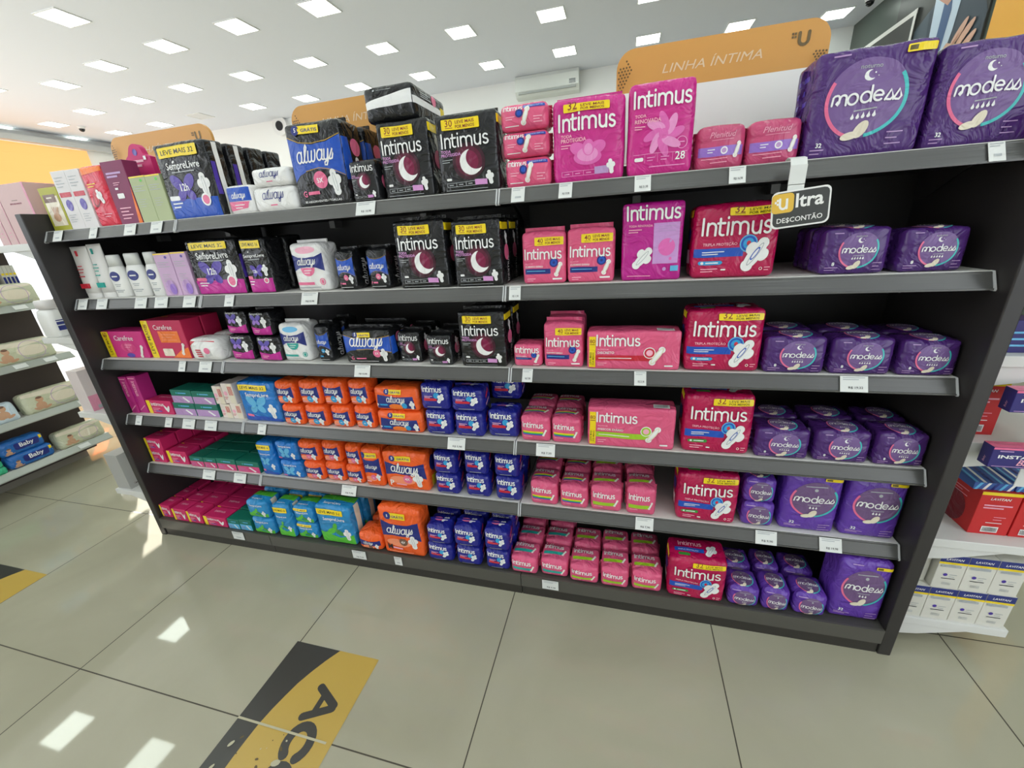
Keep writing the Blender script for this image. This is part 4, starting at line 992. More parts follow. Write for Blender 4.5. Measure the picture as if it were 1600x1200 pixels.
# ------------------------------------------------------------------ worn stickers on the floor
def floor_sticker(x, y, w_, l_, label, letters):
    r = empty('floor_sticker', (x, y, .0004), label, 'floor sticker', 'black and yellow floor stickers')
    a = Art(w_, l_)
    N = 14
    ctrl = ((0, .54), (.06, .42), (.125, .33), (.19, .27), (.25, .235), (.32, .22), (.42, .22), (.6, .25), (1, .4))
    N = 24
    def ed(v):
        for (a0, b0), (a1, b1) in zip(ctrl, ctrl[1:]):
            if v <= a1: return b0 + (b1 - b0) * (v - a0) / (a1 - a0)
    edge = [(ed(k / N), 1 - k / N) for k in range(N + 1)]
    A1 = [(x_, y_) for x_, y_ in edge]
    a.add([[(A1[k][0], A1[k][1]), (A1[k + 1][0], A1[k + 1][1]), (0, A1[k + 1][1]), (0, A1[k][1])] for k in range(N)], 'k_dark')
    a.add([[(A1[k][0], A1[k][1]), (1, A1[k][1]), (1, A1[k + 1][1]), (A1[k + 1][0], A1[k + 1][1])] for k in range(N)], 'k_yellow')
    bm = decal(a.items, w_, l_, 'vinyl', r, (0, -l_, 0), (1, 0, 0), (0, 1, 0), .0003, .0002)
    b = Art(w_, l_)
    q = w_ / l_
    for t, v in letters:
        if t == 'A': b.stroke([(.59, v + .13 * q), (.82, v + .012 * q)], .07, 'k_dark'); b.stroke([(.59, v - .13 * q), (.82, v - .012 * q)], .07, 'k_dark'); b.stroke([(.67, v + .08 * q), (.67, v - .08 * q)], .055, 'k_dark')
        elif t == 'C': b.stroke([(.7 + .105 * p[0], v + .125 * q * p[1]) for p in arc(0, 0, 1, 1, -55, 235, 20)], .08, 'k_dark')
        else: b.stroke([(.7 + .105 * p[0], v + .125 * q * p[1]) for p in arc(0, 0, 1, 1, 0, 360, 24)], .08, 'k_dark')
    decal(b.items, w_, l_, 'lettering', r, (0, -l_, 0), (1, 0, 0), (0, 1, 0), .0008, .0001)
    g = random.Random(3); c = Art(w_, l_)
    for k in range(60):
        v = g.random() * .8; u = .16 + .5 * g.random() * (1 - .3 * v)
        c.ell(u + .1 * v, .75 - v * .75, .006 + .018 * g.random() ** 2, ('k_scuff', 'k_scuff', 'k_bare')[k % 3], .4 + g.random() * .5, g.random() * 180, 7)
    c.rect(.0, .748, .95, .754, 'k_bare'); c.ell(.12, .69, .03, 'k_bare', .5, 60, 9); c.ell(.1, .63, .035, 'k_bare', .4, 70, 9); c.ell(.62, .68, .04, 'k_bare', .6, 20, 9)
    decal(c.items, w_, l_, 'stain', r, (0, -l_, 0), (1, 0, 0), (0, 1, 0), .0012, .00002)
for k, v in dict(k_dark=(66, 65, 61), k_yellow=(200, 168, 82), k_scuff=(96, 80, 44), k_bare=(196, 190, 160)).items(): MATS[k] = mat('vinyl_' + k[2:], v, .28)
floor_sticker(1.098, -.408, .33, 1.0, 'yellow and black floor sticker with big letters in front of the shelves', [('A', .838), ('C', .735), ('O', .636)])
floor_sticker(-.63, -.372, .33, 1.0, 'yellow and black floor sticker near the left edge of the picture', [])
KINDS = {
    'bx_olive': (0.1, 0.154, 0.05, 'cosmetic_box', 'box'),
    'bx_white': (0.074, 0.201, 0.05, 'cosmetic_box', 'box'),
    'pk_red': (0.116, 0.207, 0.06, 'sanitary_pad_pack', 'pad pack'),
    'bx_plum': (0.11, 0.208, 0.05, 'cosmetic_box', 'box'),
    'bx_green': (0.073, 0.151, 0.045, 'cosmetic_box', 'box'),
    'sempre_night': (0.231, 0.236, 0.071, 'sanitary_pad_pack', 'pad pack'),
    'always_tiny': (0.105, 0.09, 0.08, 'sanitary_pad_pack', 'pad pack'),
    'always_wipe': (0.162, 0.064, 0.09, 'sanitary_pad_pack', 'pad pack'),
    'always_big': (0.201, 0.235, 0.11, 'sanitary_pad_pack', 'pad pack'),
    'int_night_s': (0.091, 0.111, 0.09, 'sanitary_pad_pack', 'pad pack'),
    'int_night': (0.171, 0.197, 0.1, 'sanitary_pad_pack', 'pad pack'),
    'int_lying': (0.163, 0.091, 0.23, 'sanitary_pad_pack', 'pad pack'),
    'int_liner': (0.129, 0.067, 0.08, 'sanitary_pad_pack', 'pad pack'),
    'int_pink32': (0.188, 0.195, 0.09, 'sanitary_pad_pack', 'pad pack'),
    'int_pink28': (0.161, 0.206, 0.09, 'sanitary_pad_pack', 'pad pack'),
    'plenitud': (0.113, 0.099, 0.07, 'sanitary_pad_pack', 'pad pack'),
    'modess_big': (0.207, 0.202, 0.12, 'sanitary_pad_pack', 'pad pack'),
    'tube_red': (0.095, 0.203, 0.045, 'cream_tube', 'tube'),
    'tube_green': (0.079, 0.208, 0.045, 'cream_tube', 'tube'),
    'bottle': (0.087, 0.164, 0.04, 'lotion_bottle', 'bottle'),
    'bx_lilac': (0.078, 0.158, 0.045, 'cosmetic_box', 'box'),
    'sempre_mag': (0.233, 0.196, 0.08, 'sanitary_pad_pack', 'pad pack'),
    'sempre_mag_s': (0.113, 0.19, 0.08, 'sanitary_pad_pack', 'pad pack'),
    'sempre_side': (0.073, 0.194, 0.09, 'sanitary_pad_pack', 'pad pack'),
    'always_wp': (0.134, 0.161, 0.09, 'sanitary_pad_pack', 'pad pack'),
    'always_ns': (0.079, 0.132, 0.09, 'sanitary_pad_pack', 'pad pack'),
    'int_40': (0.13, 0.149, 0.08, 'sanitary_pad_pack', 'pad pack'),
    'int_tall': (0.164, 0.204, 0.08, 'sanitary_pad_pack', 'pad pack'),
    'int_crim_c': (0.205, 0.183, 0.11, 'sanitary_pad_pack', 'pad pack'),
    'int_crim_g': (0.189, 0.187, 0.11, 'sanitary_pad_pack', 'pad pack'),
    'modess8': (0.135, 0.102, 0.09, 'sanitary_pad_pack', 'pad pack'),
    'carefree_p': (0.238, 0.116, 0.09, 'sanitary_pad_pack', 'pad pack'),
    'carefree_o': (0.218, 0.161, 0.08, 'sanitary_pad_pack', 'pad pack'),
    'ob_pack': (0.148, 0.092, 0.09, 'sanitary_pad_pack', 'pad pack'),
    'sempre_bs': (0.106, 0.099, 0.09, 'sanitary_pad_pack', 'pad pack'),
    'always_wt': (0.12, 0.147, 0.09, 'sanitary_pad_pack', 'pad pack'),
    'always_nl': (0.065, 0.141, 0.09, 'sanitary_pad_pack', 'pad pack'),
    'always_nw': (0.2, 0.127, 0.09, 'sanitary_pad_pack', 'pad pack'),
    'int_40s': (0.095, 0.075, 0.08, 'sanitary_pad_pack', 'pad pack'),
    'int80r': (0.272, 0.121, 0.08, 'sanitary_pad_pack', 'pad pack'),
    'int80g': (0.273, 0.144, 0.08, 'sanitary_pad_pack', 'pad pack'),
    'bx_violet': (0.046, 0.178, 0.06, 'tampon_box', 'box'),
    'bx_tamp': (0.106, 0.064, 0.07, 'tampon_box', 'box'),
    'bx_gp': (0.122, 0.06, 0.09, 'tampon_box', 'box'),
    'bx_gr': (0.097, 0.054, 0.07, 'tampon_box', 'box'),
    'bx_teal': (0.068, 0.055, 0.07, 'tampon_box', 'box'),
    'bx_bars': (0.054, 0.077, 0.09, 'tampon_box', 'box'),
    'sempre_blue': (0.196, 0.179, 0.08, 'sanitary_pad_pack', 'pad pack'),
    'sempre_blue_t': (0.09, 0.165, 0.08, 'sanitary_pad_pack', 'pad pack'),
    'sempre_blue_s': (0.111, 0.088, 0.08, 'sanitary_pad_pack', 'pad pack'),
    'alw_or': (0.094, 0.098, 0.085, 'sanitary_pad_pack', 'pad pack'),
    'alw_orp': (0.089, 0.094, 0.085, 'sanitary_pad_pack', 'pad pack'),
    'alw_orw': (0.188, 0.092, 0.085, 'sanitary_pad_pack', 'pad pack'),
    'alw_ort': (0.091, 0.177, 0.08, 'sanitary_pad_pack', 'pad pack'),
    'alw_orl': (0.196, 0.174, 0.09, 'sanitary_pad_pack', 'pad pack'),
    'alw_orm': (0.192, 0.234, 0.09, 'sanitary_pad_pack', 'pad pack'),
    'alw_oru': (0.115, 0.086, 0.09, 'sanitary_pad_pack', 'pad pack'),
    'int_blue': (0.104, 0.094, 0.09, 'sanitary_pad_pack', 'pad pack'),
    'int_rain': (0.101, 0.095, 0.1, 'sanitary_pad_pack', 'pad pack'),
    'int_lime': (0.102, 0.09, 0.1, 'sanitary_pad_pack', 'pad pack'),
    'int_tealb': (0.104, 0.078, 0.088, 'sanitary_pad_pack', 'pad pack'),
    'modess_s': (0.092, 0.086, 0.09, 'sanitary_pad_pack', 'pad pack'),
    'modess_v': (0.151, 0.219, 0.1, 'sanitary_pad_pack', 'pad pack'),
    'sempre_gs': (0.118, 0.089, 0.085, 'sanitary_pad_pack', 'pad pack'),
    'sempre_gt': (0.092, 0.172, 0.085, 'sanitary_pad_pack', 'pad pack'),
    'sempre_gy': (0.107, 0.084, 0.085, 'sanitary_pad_pack', 'pad pack'),
    'sempre_gb': (0.18, 0.194, 0.085, 'sanitary_pad_pack', 'pad pack'),
}
STOCK = [
    ('bx_olive', 0.006, 0.106, 0.02, 1.4355, 0.154, 0, 'olive yellow carton with a picture of a hand, top shelf'),
    ('bx_white', 0.109, 0.184, 0.02, 1.4355, 0.202, 0, 'tall white carton with a purple oval, left, top shelf'),
    ('bx_white', 0.184, 0.257, 0.02, 1.4355, 0.201, 0, 'tall white carton with a purple oval, right, top shelf'),
    ('pk_red', 0.257, 0.372, 0.02, 1.4355, 0.207, 0, 'red pack with a white pad picture, top shelf'),
    ('bx_plum', 0.374, 0.483, 0.02, 1.4355, 0.208, 0, 'plum carton with an orange edge, top shelf'),
    ('bx_green', 0.485, 0.56, 0.02, 1.4355, 0.152, 0, 'sage green carton with a yellow top edge, left, top shelf'),
    ('bx_green', 0.56, 0.63, 0.02, 1.4355, 0.151, 0, 'sage green carton with a yellow top edge, right, top shelf'),
    ('sempre_night', 0.632, 0.862, 0.02, 1.4355, 0.236, 0, 'black and blue pad pack with purple butterfly and yellow flash, front, top shelf'),
    ('sempre_night', 0.632, 0.863, 0.104, 1.4355, 0.236, 1, 'black and blue pad pack with purple butterfly and yellow flash, second row, top shelf'),
    ('sempre_night', 0.633, 0.864, 0.189, 1.4355, 0.236, 2, 'black and blue pad pack with purple butterfly and yellow flash, third row, top shelf'),
    ('sempre_night', 0.633, 0.864, 0.273, 1.4355, 0.236, 3, 'black and blue pad pack with purple butterfly and yellow flash, fourth row, top shelf'),
    ('always_tiny', 0.888, 0.993, 0.02, 1.4355, 0.09, 0, 'blue and pink small pad pack, top shelf'),
    ('always_wipe', 0.993, 1.165, 0.02, 1.4355, 0.074, 0, 'plain white soft pack with navy script, lower, top shelf'),
    ('always_wipe', 1.006, 1.159, 0.02, 1.5091, 0.055, 0, 'plain white soft pack with navy script, upper, top shelf'),
    ('always_big', 1.167, 1.368, 0.02, 1.4355, 0.235, 0, 'large blue and black night pad pack with pink roundel, front, top shelf'),
    ('always_big', 1.17, 1.371, 0.143, 1.4355, 0.235, 1, 'large blue and black night pad pack with pink roundel, second row, top shelf'),
    ('int_night_s', 1.384, 1.477, 0, 1.4355, 0.113, 0, 'small black pad pack with a white moon, top shelf'),
    ('int_night', 1.479, 1.648, 0.02, 1.4355, 0.204, 0, 'large black pad pack with moon and yellow flash, left, top shelf'),
    ('int_lying', 1.45, 1.612, 0.03, 1.6394, 0.091, 0, 'black pad pack lying flat with its white seam in front, top shelf'),
    ('int_night', 1.663, 1.849, 0.02, 1.4355, 0.2, 0, 'large black pad pack with moon and yellow flash, right, top shelf'),
    ('int_liner', 1.86, 1.988, 0.02, 1.4355, 0.074, 0, 'small pink liner pack with a blue band, lowest, top shelf'),
    ('int_liner', 1.856, 1.985, 0.02, 1.5097, 0.063, 0, 'small pink liner pack with a blue band, middle, top shelf'),
    ('int_liner', 1.855, 1.985, 0.02, 1.5725, 0.064, 0, 'small pink liner pack with a blue band, uppermost, top shelf'),
    ('int_pink32', 1.992, 2.18, 0.02, 1.4355, 0.195, 0, 'hot pink pad pack with a translucent flower and yellow flash, top shelf'),
    ('int_pink28', 2.182, 2.343, 0.02, 1.4355, 0.206, 0, 'tall hot pink pad pack with a swirling flower, top shelf'),
    ('plenitud', 2.349, 2.46, 0.03, 1.4355, 0.099, 0, 'dusty rose pack with a violet band, left, top shelf'),
    ('plenitud', 2.463, 2.578, 0.03, 1.4355, 0.098, 0, 'dusty rose pack with a violet band, right, top shelf'),
    ('modess_big', 2.58, 2.804, 0.02, 1.4355, 0.211, 0, 'large dark purple night pad pack with round emblem, left, top shelf'),
    ('modess_big', 2.807, 2.996, 0.02, 1.4355, 0.194, 0, 'large dark purple night pad pack with round emblem, right, top shelf'),
    ('tube_red', 0.006, 0.101, 0.02, 1.1725, 0.203, 0, 'white flat tube with red print, second shelf'),
    ('tube_green', 0.103, 0.183, 0.02, 1.1725, 0.208, 0, 'white flat tube with green print, second shelf'),
    ('bottle', 0.185, 0.273, 0.02, 1.1725, 0.163, 0, 'white lotion bottle with navy oval, leftmost, second shelf'),
    ('bottle', 0.28, 0.378, 0.02, 1.1725, 0.165, 0, 'white lotion bottle with navy oval, middle column, second shelf'),
    ('bottle', 0.388, 0.464, 0.02, 1.1725, 0.165, 0, 'white lotion bottle with navy oval, rightmost, second shelf'),
    ('bx_lilac', 0.468, 0.55, 0.02, 1.1725, 0.157, 0, 'lilac carton with a yellow top edge, left, second shelf'),
    ('bx_lilac', 0.553, 0.627, 0.02, 1.1725, 0.158, 0, 'lilac carton with a yellow top edge, right, second shelf'),
    ('sempre_mag', 0.639, 0.872, 0.015, 1.1725, 0.196, 0, 'black and magenta pad pack with butterfly and yellow flash, second shelf'),
    ('sempre_mag_s', 0.883, 0.997, 0.015, 1.1725, 0.19, 0, 'narrow black and magenta pad pack with yellow flash, second shelf'),
    ('sempre_side', 0.932, 1.005, 0.1, 1.1725, 0.194, 0, 'dark pad pack standing sideways with a white seam, second shelf'),
    ('always_wp', 1.083, 1.217, 0.02, 1.1725, 0.161, 0, 'white and navy pad pack with pink print, second shelf'),
    ('always_ns', 1.252, 1.328, 0.02, 1.1725, 0.132, 0, 'small blue and black night pad pack with pink roundel, left front, second shelf'),
    ('always_ns', 1.254, 1.329, 0.123, 1.1725, 0.132, 1, 'small blue and black night pad pack with pink roundel, left second row, second shelf'),
    ('always_ns', 1.371, 1.453, 0.02, 1.1725, 0.132, 0, 'small blue and black night pad pack with pink roundel, right front, second shelf'),
    ('always_ns', 1.374, 1.456, 0.123, 1.1725, 0.132, 1, 'small blue and black night pad pack with pink roundel, right second row, second shelf'),
    ('int_night', 1.494, 1.671, 0, 1.1725, 0.204, 0, 'large black pad pack with moon and yellow flash, left, second shelf'),
    ('int_night', 1.685, 1.844, 0, 1.1725, 0.194, 0, 'large black pad pack with moon and yellow flash, right front, second shelf'),
    ('int_night', 1.682, 1.841, 0.114, 1.1725, 0.194, 1, 'large black pad pack with moon and yellow flash, right second row, second shelf'),
    ('int_night', 1.685, 1.844, 0.227, 1.1725, 0.194, 2, 'large black pad pack with moon and yellow flash, right third row, second shelf'),
    ('int_40', 1.895, 2.026, 0.02, 1.1725, 0.149, 0, 'pink liner pack with yellow flash and navy band, left, second shelf'),
    ('int_40', 2.027, 2.162, 0.02, 1.1725, 0.151, 0, 'pink liner pack with yellow flash and navy band, right, second shelf'),
    ('int_tall', 2.176, 2.339, 0.02, 1.1725, 0.204, 0, 'tall magenta pad pack with a lilac window and pad, second shelf'),
    ('int_crim_c', 2.357, 2.565, 0.02, 1.1725, 0.186, 0, 'crimson pad pack with yellow flash and light blue pill, second shelf'),
    ('modess8', 2.657, 2.799, 0.015, 1.1725, 0.111, 0, 'dark purple pad pack with round emblem, left front, second shelf'),
    ('modess8', 2.659, 2.802, 0.118, 1.1725, 0.111, 1, 'dark purple pad pack with round emblem, left second row, second shelf'),
    ('modess8', 2.82, 2.95, 0.015, 1.1725, 0.102, 0, 'dark purple pad pack with round emblem, right, second shelf'),
    ('carefree_p', 0.006, 0.244, 0.023, 0.9141, 0.116, 0, 'pink liner carton with a yellow stripe, third shelf'),
    ('carefree_o', 0.256, 0.474, 0.027, 0.9141, 0.161, 0, 'red and orange liner carton with a yellow stripe, front, third shelf'),
    ('carefree_o', 0.256, 0.475, 0.114, 0.9141, 0.161, 1, 'red and orange liner carton with a yellow stripe, second row, third shelf'),
    ('ob_pack', 0.51, 0.658, 0, 0.9141, 0.092, 0, 'white and red soft pack tilted forward, front, third shelf'),
    ('ob_pack', 0.512, 0.66, 0.103, 0.9141, 0.092, 1, 'white and red soft pack tilted forward, second row, third shelf'),
    ('sempre_bs', 0.692, 0.804, 0.023, 0.9141, 0.105, 0, 'small black and magenta pad pack, lower left, third shelf'),
    ('sempre_bs', 0.707, 0.809, 0.023, 1.0189, 0.095, 0, 'small black and magenta pad pack, upper left, third shelf'),
    ('sempre_bs', 0.834, 0.944, 0.014, 0.9141, 0.1, 0, 'small black and magenta pad pack, lower right, third shelf'),
    ('sempre_bs', 0.831, 0.93, 0.014, 1.0137, 0.097, 0, 'small black and magenta pad pack, upper right, third shelf'),
    ('always_wt', 0.946, 1.066, 0.02, 0.9141, 0.147, 0, 'white and navy pad pack with teal print, third shelf'),
    ('always_nl', 1.099, 1.164, 0.021, 0.9141, 0.141, 0, 'small blue and black night pad pack with light blue roundel, front, third shelf'),
    ('always_nl', 1.097, 1.162, 0.124, 0.9141, 0.141, 1, 'small blue and black night pad pack with light blue roundel, second row, third shelf'),
    ('always_nw', 1.224, 1.423, 0.009, 0.9141, 0.127, 0, 'wide blue and black night pad pack with yellow flash, front, third shelf'),
    ('always_nw', 1.224, 1.423, 0.112, 0.9141, 0.127, 1, 'wide blue and black night pad pack with yellow flash, second row, third shelf'),
    ('int_night_s', 1.431, 1.52, 0.032, 0.9141, 0.113, 0, 'small black pad pack with a white moon, left front, third shelf'),
    ('int_night_s', 1.43, 1.518, 0.135, 0.9141, 0.113, 1, 'small black pad pack with a white moon, left second row, third shelf'),
    ('int_night_s', 1.551, 1.644, 0.01, 0.9141, 0.107, 0, 'small black pad pack with a white moon, right front, third shelf'),
    ('int_night_s', 1.551, 1.644, 0.114, 0.9141, 0.107, 1, 'small black pad pack with a white moon, right second row, third shelf'),
    ('int_night', 1.673, 1.836, 0.003, 0.9141, 0.185, 0, 'large black pad pack with moon and yellow flash, front, third shelf'),
    ('int_night', 1.674, 1.836, 0.117, 0.9141, 0.185, 1, 'large black pad pack with moon and yellow flash, second row, third shelf'),
    ('int_40s', 1.851, 1.946, 0.015, 0.9141, 0.075, 0, 'small pink liner pack with navy band, third shelf'),
    ('int_40', 1.951, 2.076, 0.013, 0.9141, 0.145, 0, 'pink liner pack with yellow flash and navy band, front, third shelf'),
    ('int_40', 1.948, 2.073, 0.107, 0.9141, 0.145, 1, 'pink liner pack with yellow flash and navy band, second row, third shelf'),
    ('int80r', 2.083, 2.355, 0.003, 0.9141, 0.121, 0, 'long pink liner pack with a red band, third shelf'),
    ('int_crim_c', 2.359, 2.561, 0.004, 0.9141, 0.18, 0, 'crimson pad pack with yellow flash and light blue pill, third shelf'),
    ('modess8', 2.565, 2.713, 0.003, 0.9141, 0.104, 0, 'dark purple pad pack with round emblem, leftmost front, third shelf'),
    ('modess8', 2.563, 2.712, 0.106, 0.9141, 0.104, 1, 'dark purple pad pack with round emblem, leftmost second row, third shelf'),
    ('modess8', 2.722, 2.861, 0.003, 0.9141, 0.101, 0, 'dark purple pad pack with round emblem, middle column front, third shelf'),
    ('modess8', 2.72, 2.86, 0.106, 0.9141, 0.101, 1, 'dark purple pad pack with round emblem, middle column second row, third shelf'),
    ('modess8', 2.872, 2.996, 0.003, 0.9141, 0.096, 0, 'dark purple pad pack with round emblem, rightmost front, third shelf'),
    ('modess8', 2.872, 2.996, 0.106, 0.9141, 0.096, 1, 'dark purple pad pack with round emblem, rightmost second row, third shelf'),
    ('bx_violet', 0.006, 0.05, 0.015, 0.6475, 0.176, 0, 'tall violet pink carton with sideways lettering, left, fourth shelf'),
    ('bx_violet', 0.052, 0.1, 0.021, 0.6475, 0.179, 0, 'tall violet pink carton with sideways lettering, right, fourth shelf'),
    ('bx_tamp', 0.109, 0.258, 0.021, 0.6475, 0.066, 0, 'magenta tampon box with a yellow stripe, fourth shelf'),
    ('bx_gp', 0.265, 0.389, 0.023, 0.6475, 0.06, 0, 'green and purple tampon box, lower left, fourth shelf'),
    ('bx_gp', 0.391, 0.517, 0.024, 0.6475, 0.059, 0, 'green and purple tampon box, lower right, fourth shelf'),
    ('bx_gp', 0.278, 0.396, 0.023, 0.7076, 0.062, 0, 'green and purple tampon box, upper left, fourth shelf'),
    ('bx_gp', 0.397, 0.519, 0.024, 0.7065, 0.061, 0, 'green and purple tampon box, upper right, fourth shelf'),
    ('bx_bars', 0.533, 0.587, 0.025, 0.6475, 0.064, 0, 'cream and pink carton with red bars, lower left, fourth shelf'),
    ('bx_bars', 0.593, 0.647, 0.023, 0.6475, 0.071, 0, 'cream and pink carton with red bars, lower right, fourth shelf'),
    ('bx_bars', 0.521, 0.571, 0.025, 0.7119, 0.082, 0, 'cream and pink carton with red bars, upper left, fourth shelf'),
    ('bx_bars', 0.577, 0.636, 0.023, 0.7187, 0.09, 0, 'cream and pink carton with red bars, upper right, fourth shelf'),
    ('sempre_blue', 0.667, 0.864, 0.013, 0.6475, 0.179, 0, 'sky blue pad pack with butterfly and yellow flash, fourth shelf'),
    ('alw_or', 0.875, 0.973, 0.003, 0.6475, 0.09, 0, 'small orange and navy pad pack with light blue roundel, lower leftmost, fourth shelf'),
    ('alw_or', 0.87, 0.961, 0.003, 0.7373, 0.1, 0, 'small orange and navy pad pack with light blue roundel, upper leftmost, fourth shelf'),
    ('alw_or', 0.985, 1.085, 0.003, 0.6475, 0.094, 0, 'small orange and navy pad pack with light blue roundel, lower second from left, fourth shelf'),
    ('alw_or', 0.983, 1.081, 0.003, 0.7411, 0.102, 0, 'small orange and navy pad pack with light blue roundel, upper second from left, fourth shelf'),
    ('alw_or', 1.1, 1.19, 0.009, 0.6475, 0.094, 0, 'small orange and navy pad pack with light blue roundel, lower third from left, fourth shelf'),
    ('alw_or', 1.086, 1.182, 0.009, 0.7416, 0.106, 0, 'small orange and navy pad pack with light blue roundel, upper third from left, fourth shelf'),
    ('alw_or', 1.203, 1.291, 0.012, 0.6475, 0.097, 0, 'small orange and navy pad pack with light blue roundel, lower rightmost, fourth shelf'),
    ('alw_or', 1.199, 1.287, 0.012, 0.7449, 0.103, 0, 'small orange and navy pad pack with light blue roundel, upper rightmost, fourth shelf'),
    ('alw_orw', 1.307, 1.498, 0.003, 0.6475, 0.088, 0, 'wide orange and navy pad pack with yellow flash, lower, fourth shelf'),
    ('alw_orw', 1.311, 1.495, 0.003, 0.7355, 0.095, 0, 'wide orange and navy pad pack with yellow flash, upper, fourth shelf'),
    ('int_blue', 1.506, 1.611, 0.003, 0.6475, 0.099, 0, 'royal blue pad pack with a red band, lower leftmost, fourth shelf'),
    ('int_blue', 1.501, 1.612, 0.003, 0.7461, 0.101, 0, 'royal blue pad pack with a red band, upper leftmost, fourth shelf'),
    ('int_blue', 1.62, 1.732, 0.003, 0.6475, 0.098, 0, 'royal blue pad pack with a red band, lower middle column, fourth shelf'),
    ('int_blue', 1.617, 1.738, 0.003, 0.7455, 0.089, 0, 'royal blue pad pack with a red band, upper middle column, fourth shelf'),
    ('int_blue', 1.74, 1.853, 0.016, 0.6475, 0.105, 0, 'royal blue pad pack with a red band, lower rightmost, fourth shelf'),
    ('int_blue', 1.73, 1.845, 0.106, 0.7526, 0.097, 0, 'royal blue pad pack with a red band, upper rightmost, fourth shelf'),
    ('int_rain', 1.863, 1.966, 0.004, 0.6475, 0.096, 0, 'small pink liner pack with a rainbow band, left front, fourth shelf'),
    ('int_rain', 1.865, 1.968, 0.118, 0.6475, 0.096, 1, 'small pink liner pack with a rainbow band, left second row, fourth shelf'),
    ('int_rain', 1.969, 2.068, 0.005, 0.6475, 0.094, 0, 'small pink liner pack with a rainbow band, right front, fourth shelf'),
    ('int_rain', 1.967, 2.066, 0.119, 0.6475, 0.094, 1, 'small pink liner pack with a rainbow band, right second row, fourth shelf'),
    ('int80g', 2.086, 2.359, 0.003, 0.6475, 0.144, 0, 'long pink liner pack with a lime green band, fourth shelf'),
    ('int_crim_g', 2.374, 2.57, 0.004, 0.6475, 0.199, 0, 'crimson pad pack with yellow flash and green pill, fourth shelf'),
    ('modess8', 2.579, 2.721, 0.003, 0.6475, 0.096, 0, 'dark purple pad pack with round emblem, leftmost front, fourth shelf'),
    ('modess8', 2.581, 2.723, 0.106, 0.6475, 0.096, 1, 'dark purple pad pack with round emblem, leftmost second row, fourth shelf'),
    ('modess8', 2.731, 2.867, 0.003, 0.6475, 0.1, 0, 'dark purple pad pack with round emblem, middle column front, fourth shelf'),
    ('modess8', 2.729, 2.865, 0.106, 0.6475, 0.1, 1, 'dark purple pad pack with round emblem, middle column second row, fourth shelf'),
    ('modess8', 2.877, 2.996, 0.003, 0.6475, 0.102, 0, 'dark purple pad pack with round emblem, rightmost front, fourth shelf'),
    ('modess8', 2.877, 2.996, 0.106, 0.6475, 0.102, 1, 'dark purple pad pack with round emblem, rightmost second row, fourth shelf'),
    ('bx_tamp', 0.006, 0.1, 0.012, 0.3888, 0.068, 0, 'magenta tampon box with a yellow stripe, lower left front, fifth shelf'),
    ('bx_tamp', 0.006, 0.1, 0.089, 0.3888, 0.068, 1, 'magenta tampon box with a yellow stripe, lower left second row, fifth shelf'),
    ('bx_tamp', 0.006, 0.1, 0.166, 0.3888, 0.068, 2, 'magenta tampon box with a yellow stripe, lower left third row, fifth shelf'),
    ('bx_tamp', 0.006, 0.109, 0.012, 0.4572, 0.06, 0, 'magenta tampon box with a yellow stripe, upper left front, fifth shelf'),
    ('bx_tamp', 0.006, 0.109, 0.089, 0.4572, 0.06, 1, 'magenta tampon box with a yellow stripe, upper left second row, fifth shelf'),
    ('bx_tamp', 0.006, 0.109, 0.166, 0.4572, 0.06, 2, 'magenta tampon box with a yellow stripe, upper left third row, fifth shelf'),
    ('bx_tamp', 0.117, 0.238, 0.014, 0.3888, 0.068, 0, 'magenta tampon box with a yellow stripe, right front, fifth shelf'),
    ('bx_tamp', 0.116, 0.236, 0.091, 0.3888, 0.068, 1, 'magenta tampon box with a yellow stripe, right second row, fifth shelf'),
    ('bx_tamp', 0.12, 0.241, 0.168, 0.3888, 0.068, 2, 'magenta tampon box with a yellow stripe, right third row, fifth shelf'),
    ('bx_gr', 0.258, 0.338, 0.009, 0.3888, 0.052, 0, 'green and red tampon box, leftmost front, fifth shelf'),
    ('bx_gr', 0.26, 0.34, 0.086, 0.3888, 0.052, 1, 'green and red tampon box, leftmost second row, fifth shelf'),
    ('bx_gr', 0.257, 0.337, 0.163, 0.3888, 0.052, 2, 'green and red tampon box, leftmost third row, fifth shelf'),
    ('bx_gr', 0.341, 0.414, 0.009, 0.3888, 0.052, 0, 'green and red tampon box, second from left front, fifth shelf'),
    ('bx_gr', 0.344, 0.416, 0.086, 0.3888, 0.052, 1, 'green and red tampon box, second from left second row, fifth shelf'),
    ('bx_gr', 0.342, 0.414, 0.163, 0.3888, 0.052, 2, 'green and red tampon box, second from left third row, fifth shelf'),
    ('bx_gr', 0.422, 0.531, 0.006, 0.3888, 0.058, 0, 'green and red tampon box, third from left front, fifth shelf'),
    ('bx_gr', 0.423, 0.533, 0.083, 0.3888, 0.058, 1, 'green and red tampon box, third from left second row, fifth shelf'),
    ('bx_gr', 0.42, 0.53, 0.16, 0.3888, 0.058, 2, 'green and red tampon box, third from left third row, fifth shelf'),
    ('bx_gr', 0.536, 0.661, 0.006, 0.3888, 0.055, 0, 'green and red tampon box, rightmost front, fifth shelf'),
    ('bx_gr', 0.539, 0.663, 0.083, 0.3888, 0.055, 1, 'green and red tampon box, rightmost second row, fifth shelf'),
    ('bx_gr', 0.537, 0.662, 0.16, 0.3888, 0.055, 2, 'green and red tampon box, rightmost third row, fifth shelf'),
    ('sempre_blue_t', 0.679, 0.769, 0.003, 0.3888, 0.165, 0, 'tall narrow blue pad pack with yellow flash, fifth shelf'),
    ('sempre_blue_s', 0.783, 0.896, 0.003, 0.3888, 0.085, 0, 'small blue pad pack with butterfly, lower, fifth shelf'),
